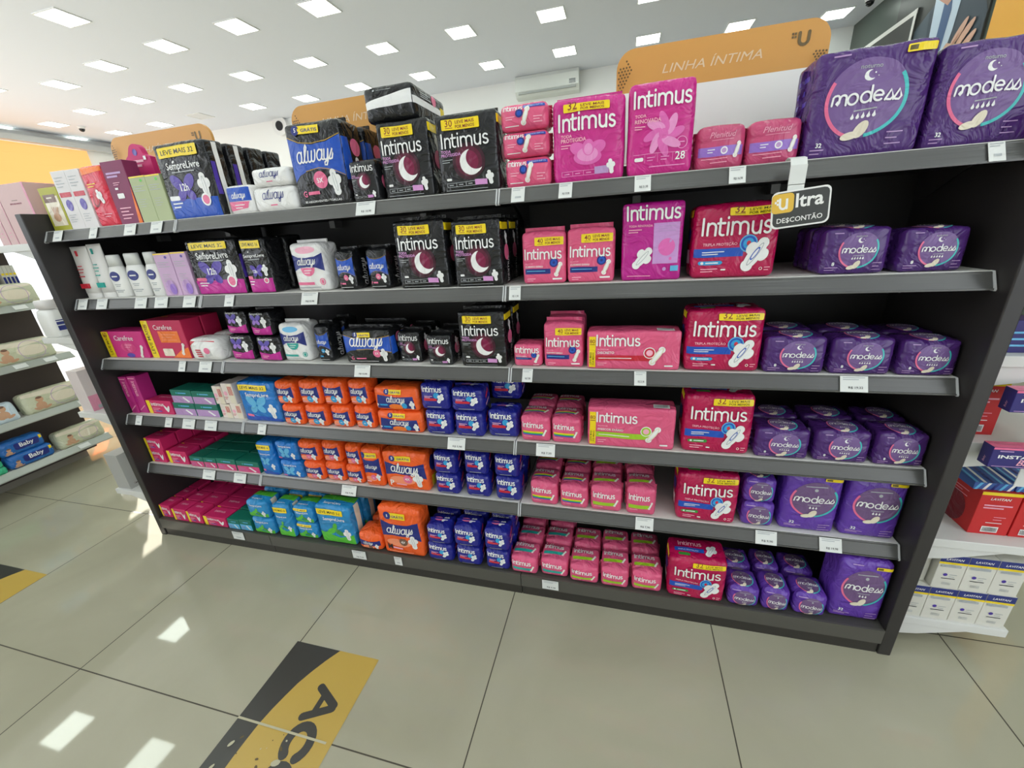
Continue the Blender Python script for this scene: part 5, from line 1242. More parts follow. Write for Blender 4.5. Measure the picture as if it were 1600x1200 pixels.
    ('sempre_blue_s', 0.783, 0.894, 0.003, 0.4736, 0.092, 0, 'small blue pad pack with butterfly, upper, fifth shelf'),
    ('alw_orp', 0.903, 1, 0.004, 0.3888, 0.09, 0, 'small orange and navy pad pack with pink roundel, lower leftmost, fifth shelf'),
    ('alw_orp', 0.899, 0.999, 0.004, 0.4789, 0.097, 0, 'small orange and navy pad pack with pink roundel, upper leftmost, fifth shelf'),
    ('alw_orp', 1.004, 1.097, 0.011, 0.3888, 0.091, 0, 'small orange and navy pad pack with pink roundel, lower middle column, fifth shelf'),
    ('alw_orp', 1.011, 1.099, 0.011, 0.4802, 0.099, 0, 'small orange and navy pad pack with pink roundel, upper middle column, fifth shelf'),
    ('alw_orp', 1.106, 1.188, 0.008, 0.3888, 0.088, 0, 'small orange and navy pad pack with pink roundel, lower rightmost, fifth shelf'),
    ('alw_orp', 1.123, 1.194, 0.008, 0.4766, 0.097, 0, 'small orange and navy pad pack with pink roundel, upper rightmost, fifth shelf'),
    ('alw_ort', 1.196, 1.287, 0.003, 0.3888, 0.177, 0, 'narrow orange and navy pad pack with yellow flash, fifth shelf'),
    ('alw_orl', 1.291, 1.487, 0.003, 0.3888, 0.174, 0, 'large orange and navy pad pack with yellow flash, fifth shelf'),
    ('int_blue', 1.508, 1.608, 0.004, 0.3888, 0.091, 0, 'royal blue pad pack with a red band, lower leftmost front, fifth shelf'),
    ('int_blue', 1.511, 1.611, 0.108, 0.3888, 0.091, 1, 'royal blue pad pack with a red band, lower leftmost second row, fifth shelf'),
    ('int_blue', 1.511, 1.606, 0.004, 0.4797, 0.092, 0, 'royal blue pad pack with a red band, upper leftmost front, fifth shelf'),
    ('int_blue', 1.514, 1.609, 0.108, 0.4797, 0.092, 1, 'royal blue pad pack with a red band, upper leftmost second row, fifth shelf'),
    ('int_blue', 1.632, 1.731, 0.006, 0.3888, 0.099, 0, 'royal blue pad pack with a red band, lower middle column front, fifth shelf'),
    ('int_blue', 1.631, 1.729, 0.11, 0.3888, 0.099, 1, 'royal blue pad pack with a red band, lower middle column second row, fifth shelf'),
    ('int_blue', 1.636, 1.729, 0.006, 0.4878, 0.095, 0, 'royal blue pad pack with a red band, upper middle column front, fifth shelf'),
    ('int_blue', 1.635, 1.729, 0.11, 0.4878, 0.095, 1, 'royal blue pad pack with a red band, upper middle column second row, fifth shelf'),
    ('int_blue', 1.751, 1.85, 0.004, 0.3888, 0.101, 0, 'royal blue pad pack with a red band, lower rightmost front, fifth shelf'),
    ('int_blue', 1.749, 1.848, 0.108, 0.3888, 0.101, 1, 'royal blue pad pack with a red band, lower rightmost second row, fifth shelf'),
    ('int_blue', 1.753, 1.846, 0.004, 0.4902, 0.091, 0, 'royal blue pad pack with a red band, upper rightmost front, fifth shelf'),
    ('int_blue', 1.751, 1.844, 0.108, 0.4902, 0.091, 1, 'royal blue pad pack with a red band, upper rightmost second row, fifth shelf'),
    ('int_rain', 1.884, 1.985, 0.004, 0.3888, 0.097, 0, 'small pink liner pack with a rainbow band, left front, fifth shelf'),
    ('int_rain', 1.881, 1.982, 0.117, 0.3888, 0.097, 1, 'small pink liner pack with a rainbow band, left second row, fifth shelf'),
    ('int_rain', 1.882, 1.984, 0.231, 0.3888, 0.097, 2, 'small pink liner pack with a rainbow band, left third row, fifth shelf'),
    ('int_rain', 1.992, 2.092, 0.003, 0.3888, 0.093, 0, 'small pink liner pack with a rainbow band, right front, fifth shelf'),
    ('int_rain', 1.993, 2.093, 0.117, 0.3888, 0.093, 1, 'small pink liner pack with a rainbow band, right second row, fifth shelf'),
    ('int_rain', 1.989, 2.089, 0.23, 0.3888, 0.093, 2, 'small pink liner pack with a rainbow band, right third row, fifth shelf'),
    ('int_lime', 2.099, 2.206, 0.003, 0.3888, 0.102, 0, 'small pink liner pack with a lime band, left front, fifth shelf'),
    ('int_lime', 2.1, 2.207, 0.117, 0.3888, 0.102, 1, 'small pink liner pack with a lime band, left second row, fifth shelf'),
    ('int_lime', 2.098, 2.205, 0.23, 0.3888, 0.102, 2, 'small pink liner pack with a lime band, left third row, fifth shelf'),
    ('int_lime', 2.219, 2.317, 0.003, 0.3888, 0.11, 0, 'small pink liner pack with a lime band, right front, fifth shelf'),
    ('int_lime', 2.217, 2.316, 0.117, 0.3888, 0.11, 1, 'small pink liner pack with a lime band, right second row, fifth shelf'),
    ('int_lime', 2.22, 2.319, 0.23, 0.3888, 0.11, 2, 'small pink liner pack with a lime band, right third row, fifth shelf'),
    ('int_crim_g', 2.376, 2.563, 0.003, 0.3888, 0.187, 0, 'crimson pad pack with yellow flash and green pill, fifth shelf'),
    ('modess_s', 2.577, 2.672, 0.011, 0.3888, 0.09, 0, 'small violet pad pack with round emblem, lower, fifth shelf'),
    ('modess_s', 2.573, 2.665, 0.011, 0.4786, 0.089, 0, 'small violet pad pack with round emblem, upper, fifth shelf'),
    ('modess_v', 2.682, 2.839, 0.012, 0.3888, 0.212, 0, 'large violet pad pack with round emblem, left, fifth shelf'),
    ('modess_v', 2.846, 2.996, 0.012, 0.3888, 0.212, 0, 'large violet pad pack with round emblem, right, fifth shelf'),
    ('bx_tamp', 0.006, 0.074, -0.042, 0.105, 0.069, 0, 'magenta tampon box with a yellow stripe, leftmost front, bottom deck'),
    ('bx_tamp', 0.006, 0.074, 0.035, 0.105, 0.069, 1, 'magenta tampon box with a yellow stripe, leftmost second row, bottom deck'),
    ('bx_tamp', 0.006, 0.074, 0.112, 0.105, 0.069, 2, 'magenta tampon box with a yellow stripe, leftmost third row, bottom deck'),
    ('bx_tamp', 0.1, 0.187, -0.052, 0.105, 0.067, 0, 'magenta tampon box with a yellow stripe, second from left front, bottom deck'),
    ('bx_tamp', 0.1, 0.187, 0.025, 0.105, 0.067, 1, 'magenta tampon box with a yellow stripe, second from left second row, bottom deck'),
    ('bx_tamp', 0.101, 0.188, 0.102, 0.105, 0.067, 2, 'magenta tampon box with a yellow stripe, second from left third row, bottom deck'),
    ('bx_tamp', 0.097, 0.184, 0.179, 0.105, 0.067, 3, 'magenta tampon box with a yellow stripe, second from left fourth row, bottom deck'),
    ('bx_tamp', 0.191, 0.28, -0.052, 0.105, 0.064, 0, 'magenta tampon box with a yellow stripe, third from left front, bottom deck'),
    ('bx_tamp', 0.194, 0.282, 0.025, 0.105, 0.064, 1, 'magenta tampon box with a yellow stripe, third from left second row, bottom deck'),
    ('bx_tamp', 0.189, 0.277, 0.102, 0.105, 0.064, 2, 'magenta tampon box with a yellow stripe, third from left third row, bottom deck'),
    ('bx_tamp', 0.193, 0.281, 0.179, 0.105, 0.064, 3, 'magenta tampon box with a yellow stripe, third from left fourth row, bottom deck'),
    ('bx_tamp', 0.292, 0.427, -0.052, 0.105, 0.051, 0, 'magenta tampon box with a yellow stripe, rightmost front, bottom deck'),
    ('bx_tamp', 0.294, 0.429, 0.025, 0.105, 0.051, 1, 'magenta tampon box with a yellow stripe, rightmost second row, bottom deck'),
    ('bx_tamp', 0.289, 0.424, 0.102, 0.105, 0.051, 2, 'magenta tampon box with a yellow stripe, rightmost third row, bottom deck'),
    ('bx_tamp', 0.294, 0.428, 0.179, 0.105, 0.051, 3, 'magenta tampon box with a yellow stripe, rightmost fourth row, bottom deck'),
    ('bx_teal', 0.437, 0.504, -0.052, 0.105, 0.053, 0, 'teal tampon box with pale blue base, left front, bottom deck'),
    ('bx_teal', 0.436, 0.503, 0.025, 0.105, 0.053, 1, 'teal tampon box with pale blue base, left second row, bottom deck'),
    ('bx_teal', 0.437, 0.504, 0.102, 0.105, 0.053, 2, 'teal tampon box with pale blue base, left third row, bottom deck'),
    ('bx_teal', 0.434, 0.501, 0.179, 0.105, 0.053, 3, 'teal tampon box with pale blue base, left fourth row, bottom deck'),
    ('bx_teal', 0.505, 0.574, -0.05, 0.105, 0.057, 0, 'teal tampon box with pale blue base, right front, bottom deck'),
    ('bx_teal', 0.502, 0.571, 0.027, 0.105, 0.057, 1, 'teal tampon box with pale blue base, right second row, bottom deck'),
    ('bx_teal', 0.503, 0.572, 0.104, 0.105, 0.057, 2, 'teal tampon box with pale blue base, right third row, bottom deck'),
    ('bx_teal', 0.507, 0.577, 0.181, 0.105, 0.057, 3, 'teal tampon box with pale blue base, right fourth row, bottom deck'),
    ('sempre_gs', 0.587, 0.707, -0.052, 0.105, 0.089, 0, 'small blue and green pad pack with leaf, lower front, bottom deck'),
    ('sempre_gs', 0.585, 0.705, 0.047, 0.105, 0.089, 1, 'small blue and green pad pack with leaf, lower second row, bottom deck'),
    ('sempre_gs', 0.585, 0.701, -0.052, 0.1941, 0.089, 0, 'small blue and green pad pack with leaf, upper front, bottom deck'),
    ('sempre_gs', 0.587, 0.703, 0.047, 0.1941, 0.089, 1, 'small blue and green pad pack with leaf, upper second row, bottom deck'),
    ('sempre_gt', 0.724, 0.816, -0.051, 0.105, 0.172, 0, 'tall narrow blue and green pad pack with yellow flash, front, bottom deck'),
    ('sempre_gt', 0.726, 0.818, 0.048, 0.105, 0.172, 1, 'tall narrow blue and green pad pack with yellow flash, second row, bottom deck'),
    ('sempre_gy', 0.818, 0.927, -0.04, 0.105, 0.084, 0, 'small blue and green pad pack with yellow flash, lower front, bottom deck'),
    ('sempre_gy', 0.82, 0.929, 0.058, 0.105, 0.084, 1, 'small blue and green pad pack with yellow flash, lower second row, bottom deck'),
    ('sempre_gy', 0.823, 0.927, -0.04, 0.1886, 0.084, 0, 'small blue and green pad pack with yellow flash, upper front, bottom deck'),
    ('sempre_gy', 0.822, 0.926, 0.058, 0.1886, 0.084, 1, 'small blue and green pad pack with yellow flash, upper second row, bottom deck'),
    ('sempre_gb', 0.945, 1.125, -0.044, 0.105, 0.194, 0, 'large blue and green pad pack with leaves and yellow flash, front, bottom deck'),
    ('sempre_gb', 0.944, 1.124, 0.055, 0.105, 0.194, 1, 'large blue and green pad pack with leaves and yellow flash, second row, bottom deck'),
    ('alw_oru', 1.139, 1.254, -0.052, 0.105, 0.086, 0, 'small orange pad pack with plain orange top, front, bottom deck'),
    ('alw_oru', 1.139, 1.254, 0.051, 0.105, 0.086, 1, 'small orange pad pack with plain orange top, second row, bottom deck'),
    ('alw_orm', 1.258, 1.45, -0.052, 0.105, 0.234, 0, 'large orange pad pack with dark roundel and yellow flash, bottom deck'),
    ('int_blue', 1.459, 1.57, -0.052, 0.105, 0.085, 0, 'royal blue pad pack with a red band, lower leftmost front, bottom deck'),
    ('int_blue', 1.46, 1.572, 0.051, 0.105, 0.085, 1, 'royal blue pad pack with a red band, lower leftmost second row, bottom deck'),
    ('int_blue', 1.466, 1.572, -0.052, 0.1899, 0.085, 0, 'royal blue pad pack with a red band, upper leftmost front, bottom deck'),
    ('int_blue', 1.463, 1.569, 0.051, 0.1899, 0.085, 1, 'royal blue pad pack with a red band, upper leftmost second row, bottom deck'),
    ('int_blue', 1.583, 1.687, -0.052, 0.105, 0.09, 0, 'royal blue pad pack with a red band, lower middle column front, bottom deck'),
    ('int_blue', 1.585, 1.688, 0.051, 0.105, 0.09, 1, 'royal blue pad pack with a red band, lower middle column second row, bottom deck'),
    ('int_blue', 1.582, 1.689, -0.052, 0.1952, 0.09, 0, 'royal blue pad pack with a red band, upper middle column front, bottom deck'),
    ('int_blue', 1.584, 1.691, 0.051, 0.1952, 0.09, 1, 'royal blue pad pack with a red band, upper middle column second row, bottom deck'),
    ('int_blue', 1.705, 1.801, -0.052, 0.105, 0.092, 0, 'royal blue pad pack with a red band, lower rightmost front, bottom deck'),
    ('int_blue', 1.707, 1.804, 0.051, 0.105, 0.092, 1, 'royal blue pad pack with a red band, lower rightmost second row, bottom deck'),
    ('int_blue', 1.706, 1.804, -0.052, 0.1968, 0.092, 0, 'royal blue pad pack with a red band, upper rightmost front, bottom deck'),
    ('int_blue', 1.704, 1.801, 0.051, 0.1968, 0.092, 1, 'royal blue pad pack with a red band, upper rightmost second row, bottom deck'),
    ('int_tealb', 1.806, 1.909, -0.052, 0.105, 0.078, 0, 'small pink liner pack with a teal band, left front, bottom deck'),
    ('int_tealb', 1.809, 1.911, 0.049, 0.105, 0.078, 1, 'small pink liner pack with a teal band, left second row, bottom deck'),
    ('int_tealb', 1.804, 1.906, 0.151, 0.105, 0.078, 2, 'small pink liner pack with a teal band, left third row, bottom deck'),
    ('int_tealb', 1.805, 1.908, 0.253, 0.105, 0.078, 3, 'small pink liner pack with a teal band, left fourth row, bottom deck'),
    ('int_tealb', 1.919, 2.024, -0.044, 0.105, 0.077, 0, 'small pink liner pack with a teal band, right front, bottom deck'),
    ('int_tealb', 1.919, 2.024, 0.058, 0.105, 0.077, 1, 'small pink liner pack with a teal band, right second row, bottom deck'),
    ('int_tealb', 1.921, 2.026, 0.159, 0.105, 0.077, 2, 'small pink liner pack with a teal band, right third row, bottom deck'),
    ('int_tealb', 1.918, 2.023, 0.261, 0.105, 0.077, 3, 'small pink liner pack with a teal band, right fourth row, bottom deck'),
    ('int_lime', 2.029, 2.134, -0.052, 0.105, 0.075, 0, 'small pink liner pack with a lime band, leftmost front, bottom deck'),
    ('int_lime', 2.032, 2.136, 0.062, 0.105, 0.075, 1, 'small pink liner pack with a lime band, leftmost second row, bottom deck'),
    ('int_lime', 2.141, 2.239, -0.052, 0.105, 0.083, 0, 'small pink liner pack with a lime band, middle column front, bottom deck'),
    ('int_lime', 2.141, 2.239, 0.062, 0.105, 0.083, 1, 'small pink liner pack with a lime band, middle column second row, bottom deck'),
    ('int_lime', 2.248, 2.351, -0.047, 0.105, 0.081, 0, 'small pink liner pack with a lime band, rightmost front, bottom deck'),
    ('int_lime', 2.247, 2.35, 0.066, 0.105, 0.081, 1, 'small pink liner pack with a lime band, rightmost second row, bottom deck'),
    ('int_crim_g', 2.364, 2.549, -0.052, 0.105, 0.174, 0, 'crimson pad pack with yellow flash and green pill, bottom deck'),
    ('modess_s', 2.558, 2.654, -0.048, 0.105, 0.078, 0, 'small violet pad pack with round emblem, leftmost front, bottom deck'),
    ('modess_s', 2.556, 2.653, 0.056, 0.105, 0.078, 1, 'small violet pad pack with round emblem, leftmost second row, bottom deck'),
    ('modess_s', 2.659, 2.741, -0.048, 0.105, 0.088, 0, 'small violet pad pack with round emblem, middle column front, bottom deck'),
    ('modess_s', 2.657, 2.739, 0.055, 0.105, 0.088, 1, 'small violet pad pack with round emblem, middle column second row, bottom deck'),
    ('modess_s', 2.75, 2.845, -0.046, 0.105, 0.086, 0, 'small violet pad pack with round emblem, rightmost front, bottom deck'),
    ('modess_s', 2.747, 2.842, 0.057, 0.105, 0.086, 1, 'small violet pad pack with round emblem, rightmost second row, bottom deck'),
    ('modess_v', 2.851, 2.996, -0.033, 0.105, 0.234, 0, 'large violet pad pack with round emblem, bottom deck'),
]

# ------------------------------------------------------------------ the stock on the shelves: (kind, left, right, front, foot, height, row, label), metres
SHELF_GROUP = {}
def place(k, x0, x1, y, z, h, row, label):
    if k not in made: made[k] = make_kind(k)
    P = made[k]
    W, H, D, name, cat = KINDS[k]
    r = P['root'].copy(); C.objects.link(r)
    r.location = ((x0 + x1) / 2, y, z)
    soft = name == 'sanitary_pad_pack' and not k.startswith(('bx', 'care'))
    r.scale = ((x1 - x0 - ((.008 if W > .15 else .0045) if soft else .0004)) / W, 1.0, (h - (.0035 if soft else 0)) / H)
    r.name = name
    tag(r, label, cat, (cat + 's like the ' + label.split(',')[0])[:110])
    src = P['kids'] if (row < 2 or P['plain'] is None) else [P['plain']]
    for c in src:
        q = c.copy(); q.parent = r; C.objects.link(q)
    return r
for s in STOCK: place(*s)
TAGS = [(0, 0.076, 0.049, ''), (0, 0.27, 0.039, ''), (0, 0.458, 0.056, ''), (0, 0.587, 0.053, ''), (0, 1.431, 0.065, 'R$ 18,98'), (0, 1.903, 0.037, ''), (0, 2.032, 0.035, 'R$ 19,98'), (0, 2.225, 0.039, 'R$ 21,98'), (0, 2.44, 0.036, 'R$ 16,98'), (0, 2.924, 0.028, ''), (1, 0.048, 0.052, ''), (1, 0.159, 0.058, ''), (1, 0.372, 0.061, ''), (1, 0.478, 0.065, ''), (1, 0.62, 0.059, ''), (1, 0.809, 0.041, ''), (1, 1.155, 0.065, 'R$ 9,98'), (1, 1.877, 0.035, 'R$ 11,98'), (2, 0.464, 0.035, ''), (2, 0.586, 0.063, ''), (2, 1.303, 0.063, 'R$ 13,98'), (2, 1.903, 0.033, 'R$ 7,98'), (2, 2.243, 0.034, 'R$ 21,98'), (2, 2.778, 0.062, 'R$ 19,32'), (3, 0.082, 0.037, ''), (3, 0.262, 0.039, ''), (3, 0.378, 0.068, ''), (3, 0.501, 0.065, ''), (3, 0.772, 0.04, ''), (3, 1.629, 0.067, 'R$ 5,98'), (3, 1.951, 0.064, 'R$ 7,20'), (4, 0.382, 0.071, ''), (4, 0.56, 0.067, ''), (4, 1.124, 0.069, 'R$ 7,98'), (4, 2.282, 0.058, 'R$ 7,90'), (4, 2.648, 0.06, 'R$ 9,90'), (4, 2.822, 0.059, 'R$ 19,98'), (5, 0.494, 0.064, ''), (5, 1.14, 0.065, 'R$ 9,98'), (5, 1.325, 0.034, ''), (5, 1.959, 0.061, 'R$ 9,98')]

# ------------------------------------------------------------------ the long gondola
SZ = [1.4355, 1.1725, .9141, .6475, .3888]
SX = [0.0, .672, 1.845, 3.0]
YB = .36
dark = mat('gondola_dark', (46, 43, 42), .42)
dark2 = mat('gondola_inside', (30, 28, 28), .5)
rail = mat('price_rail', (92, 92, 90), .26, metal=.25, bump=.25, scale=30, dist=.002)
_m = rail.node_tree; _mp = _m.nodes.new('ShaderNodeMapping'); _mp.inputs['Scale'].default_value = (.12, 6, 6)
_t = next(n for n in _m.nodes if n.type == 'TEX_COORD'); _nz = next(n for n in _m.nodes if n.type == 'TEX_NOISE')
_m.links.new(_t.outputs['Object'], _mp.inputs['Vector']); _m.links.new(_mp.outputs['Vector'], _nz.inputs['Vector'])
railend = mat('rail_end', (196, 198, 198), .35)
board = mat('shelf_white', (222, 220, 214), .5)
under = mat('shelf_under', (40, 38, 38), .5)
G = empty('shop_gondola', (1.5, .15, 0), 'long dark gondola with five shelves and a base deck of pad packs', 'shelving')
def gpart(bm, name, mats, parent=None, smooth=False):
    o = finish(bm, name, mats, parent or G, smooth=smooth)
    if parent is None: o.location = -G.location
    return o
for x0, x1 in ((-.035, -.001), (3.001, 3.036)):
    bm = bmesh.new(); box(bm, x0, x1, -.058, .72, 0, 1.5, bev=.003); gpart(bm, 'end_panel', dark)
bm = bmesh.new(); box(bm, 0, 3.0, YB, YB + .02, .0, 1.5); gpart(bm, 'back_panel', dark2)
for i in range(3):
    x0, x1 = SX[i] + .0015, SX[i + 1] - .0015
    bm = bmesh.new()
    box(bm, x0, x1, -.055, YB, .09, .1035)
    gpart(bm, 'base_deck', mat('deck_grey', (74, 72, 68), .4))
    bm = bmesh.new(); prism(bm, [(-.056, .104), (-.0625, .1035), (-.0625, .05), (-.055, .05)], 'x', x0, x1); gpart(bm, 'base_flange', mat('flange_grey', (84, 82, 76), .35))
    bm = bmesh.new(); box(bm, x0, x1, -.052, -.03, .0, .052); gpart(bm, 'kick_plate', mat('kick_dark', (50, 47, 43), .45))
    for z in SZ:
        bm = bmesh.new()
        box(bm, x0, x1, 0.004, YB, z - .0035, z, 0); box(bm, x0, x1, 0.006, YB, z - .03, z - .004, 1); box(bm, x0, x1, -.0015, .006, z - .006, z + .0008, 0)
        s = gpart(bm, 'shelf', [board, under])
        bm = bmesh.new()
        prism(bm, [(0.0, z - .001), (-.004, z - .001), (-.0215, z - .036), (-.0225, z - .04), (-.0165, z - .04), (0.0, z - .008)], 'x', x0 + .003, x1 - .003)
        # lips that hold the paper tickets
        box(bm, x0 + .003, x1 - .003, -.0065, -.0035, z - .0065, z - .0035); box(bm, x0 + .003, x1 - .003, -.0245, -.0205, z - .0405, z - .036)
        r = gpart(bm, 'price_rail', rail, s)
        for xx in (x0, x1 - .004):
            bm = bmesh.new(); prism(bm, [(0.001, z + .001), (-.006, z + .0005), (-.0265, z - .038), (-.025, z - .0425), (-.014, z - .0425), (0.001, z - .01)], 'x', xx, xx + .004); gpart(bm, 'rail_end', railend, s)
        for xx in (x0 + .004, x1 - .008):
            bm = bmesh.new(); prism(bm, [(.34, z - .028), (.34, z - .1), (.3, z - .098), (.2, z - .05), (.14, z - .03)], 'x', xx, xx + .004); gpart(bm, 'bracket', dark, s)

# ------------------------------------------------------------------ paper price tickets in the rails
paper = mat('ticket_paper', (226, 228, 224), .6)
SHELFN = ['top', 'second', 'third', 'fourth', 'fifth', 'bottom']
by = {}
for t in TAGS: by.setdefault(t[0], []).append(t)
def tk_label(i, n, s): return 'white price ticket %s on the %s %s' % ('first from left' if i == 0 else 'last on the right' if i == n - 1 else ORD[i] + ' from left', SHELFN[s], 'shelf rail' if s < 5 else 'deck flange')
for s, L in by.items():
    for i, (_, x, wd, t) in enumerate(L):
        if s < 5:
            z = SZ[s]; top = Vector((x, -.0062, z - .0015)); dn = Vector((0, -.0188, -.0375))
        else: top = Vector((x, -.0648, .102)); dn = Vector((0, -.0, -.042))
        h = dn.length; dn.normalize()
        n = Vector((1, 0, 0)).cross(-dn)
        r = tag(link(bpy.data.objects.new('price_ticket', None), None, top), tk_label(i, len(L), s), 'price ticket', 'white price tickets')
        tilt = random.uniform(-.03, .03)
        a = Art(wd, h * 1.02)
        bm = bmesh.new()
        def P(u, v, e): return Vector((u + tilt * v, 0, 0)) + dn * v + n * (.0016 + e)
        q = [P(-wd / 2, 0, 0), P(wd / 2, 0, 0), P(wd / 2, h, 0), P(-wd / 2, h, 0)]
        A = [bm.verts.new(p) for p in q]; B = [bm.verts.new(p + n * .0008) for p in q]
        bm.faces.new(A); bm.faces.new(B[::-1])
        for k in range(4): bm.faces.new((A[k], A[(k + 1) % 4], B[(k + 1) % 4], B[k]))
        bmesh.ops.recalc_face_normals(bm, faces=bm.faces)
        finish(bm, 'paper', paper, r)
        a.lines(.1, .86, .8, 2, 'i_grey', .12, .05)
        if t: a.text(t, .3, .2, .52, 'i_dark', h=.17 * h / wd, bold=.005)
        else: a.lines(.3, .24, .45, 1, 'i_grey', th=.12)
        o0 = P(-wd / 2, h, .0008)
        decal(a.items, wd, h, 'printing', r, o0, (1, 0, 0), -dn, .0005, .0002)

# ------------------------------------------------------------------ header boards above the gondola
def header(x0, label, white):
    wd, z0, z1 = .545, 1.4995, 1.795
    r = empty('header_board', (x0 + wd / 2, .3, z0), label, 'sign', 'orange header boards on the gondola')
    H = z1 - z0; R = .05
    bm = bmesh.new()
    out = [(-wd / 2, 0), (wd / 2, 0), (wd / 2, H - R)] + arc(wd / 2 - R, H - R, R, R, 10, 90, 7) + arc(-wd / 2 + R, H - R, R, R, 90, 170, 7) + [(-wd / 2, H - R)]
    prism(bm, out, 'y', 0, .012)
    finish(bm, 'board', M('f_tan'), r)
    a = Art(wd, H)
    if white: a.rect(.0, .0, 1, .635, 'f_white')
    a.part = 'lettering'
    a.text('LINHA ÍNTIMA', .235, .76, .475, 'f_cream', shear=.25, h=.05)
    a.part = None
    a.part = 'shop_mark'
    u, v = .865, .86
    a.stroke([(u, v + .045), (u, v - .01)] + [(u + p[0] + .02, v - .01 + p[1]) for p in arc(0, 0, .02, .035, 190, 350, 6)] + [(u + .04, v + .045)], .014, 'f_logo')
    for dx, dy in ((-.03, .035), (-.018, .035), (-.03, .01), (-.018, .01)): a.rect(u + dx - .005, v + dy, u + dx + .004, v + dy + .017, 'f_logo')
    a.part = None
    for i in range(7):
        for j in range(11):
            if i * 1.4 + abs(j - 6) * .7 < 6.2:
                x, y = .012 + .016 * i + (.008 if j % 2 else 0), .66 + .026 * j
                if (x > .05 or y < .86): a.ell(x, y, .0048, 'f_brown', n=8)
                if j < 7 and i < 4: a.ell(.988 - .016 * i - (.008 if j % 2 else 0), .62 + .02 * j, .0048, 'f_brown', n=8)
    decal(a.items, wd, H, 'print', r, (-wd / 2, -.0, 0), (1, 0, 0), (0, 0, 1), .0008, .0002)
    for x in (-.2, .2):
        bm = bmesh.new(); box(bm, x - .012, x + .012, .012, .07, -.12, .12); finish(bm, 'post', mat('post_grey', (120, 120, 118), .4, metal=.5), r)
for k, v in dict(f_logo=(112, 92, 54), f_brown=(104, 78, 40), f_cream=(232, 206, 168)).items(): MATS[k] = mat('flat_' + k[2:], v, .4)
header(.056, 'orange header board behind the packs at the left end of the gondola', False)
header(.985, 'orange header board behind the black packs over the middle of the gondola', False)
header(2.148, 'orange header board with white lower part and lettering at the right', True)

# ------------------------------------------------------------------ discount wobbler hanging off the top rail
r = empty('shelf_wobbler', (2.548, -.03, 1.432), 'dark and yellow discount sign hanging from the top shelf rail', 'sign')
bm = bmesh.new()
pts = [(-.001, .002), (-.016, .006), (-.034, .002), (-.042, -.012), (-.044, -.05), (-.044, -.07)]
for (y0, z0), (y1, z1) in zip(pts, pts[1:]):
    box(bm, -.016, .016, min(y0, y1) - .0006, max(y0, y1) + .0006, min(z0, z1) - .0006, max(z0, z1) + .0006) if abs(y0 - y1) < .003 else prism(bm, [(y0, z0), (y1, z1), (y1, z1 + .0012), (y0, z0 + .0012)], 'x', -.016, .016)
finish(bm, 'plastic_strip', mat('strip_white', (224, 226, 222), .4), r)
bw, bh = .114, .078
bm = bmesh.new()
R = .012
out = arc(bw / 2 - R, R, R, R, -90, 0, 5) + arc(bw / 2 - R, bh - R, R, R, 0, 90, 5) + arc(-bw / 2 + R, bh - R, R, R, 90, 180, 5) + arc(-bw / 2 + R, R, R, R, 180, 270, 5)
prism(bm, out, 'y', -.002, 0)
p = finish(bm, 'card', M('f_white'), r, (.018, -.0455, -.137), (0, math.radians(-5), 0))
a = Art(bw, bh)
a.rect(.03, .045, .97, .955, 'f_dark', .09)
a.rect(.0, .42, .38, .94, 'f_yellow', .07)
a.part = 'lettering'
u, v = .2, .66
a.stroke([(u - .06, v + .14), (u - .06, v - .03)] + [(u + p_[0], v - .03 + p_[1]) for p_ in arc(0, 0, .06, .1, 180, 360, 8)] + [(u + .06, v + .14), (u + .06, v - .12)], .04, 'f_white')
for dx, dy in ((-.1, .08), (-.1, -.02), (-.135, .03)): a.rect(u + dx - .016, v + dy, u + dx + .016, v + dy + .06, 'f_white')
a.text('ltra', .41, .53, .47, 'f_white', bold=.022)
a.text('DE$CONTÃO', .1, .15, .78, 'f_white', bold=.012)
decal(a.items, bw, bh, 'print', p, (-bw / 2, -.002, 0), (1, 0, 0), (0, 0, 1), .0006, .00015)

# magenta hanging card behind the green cartons
r = empty('hang_card', (.455, .1, 1.4357), 'magenta card with a rounded hang tab behind the green cartons', 'display card')
bm = bmesh.new()
prism(bm, [(-.06, 0), (.06, 0), (.058, .225), (.03, .235)] + arc(-.005, .24, .032, .03, 20, 160, 8) + [(-.045, .235), (-.06, .225)], 'y', 0, .02); finish(bm, 'card', card('card_magenta', (206, 24, 108)), r)
a = Art(.12, .25); a.ell(.45, .97, .09, 'i_purple'); a.lines(.3, .84, .4, 2, 'i_lpink', .06, .03); a.rect(.42, .6, .66, .65, 'i_maroon'); a.rect(.42, .44, .7, .49, 'i_white')
a.lines(.75, .86, .1, 1, 'i_white', th=.05)
decal(a.items, .12, .25, 'print', r, (-.06, 0, 0), (1, 0, 0), (0, 0, 1))

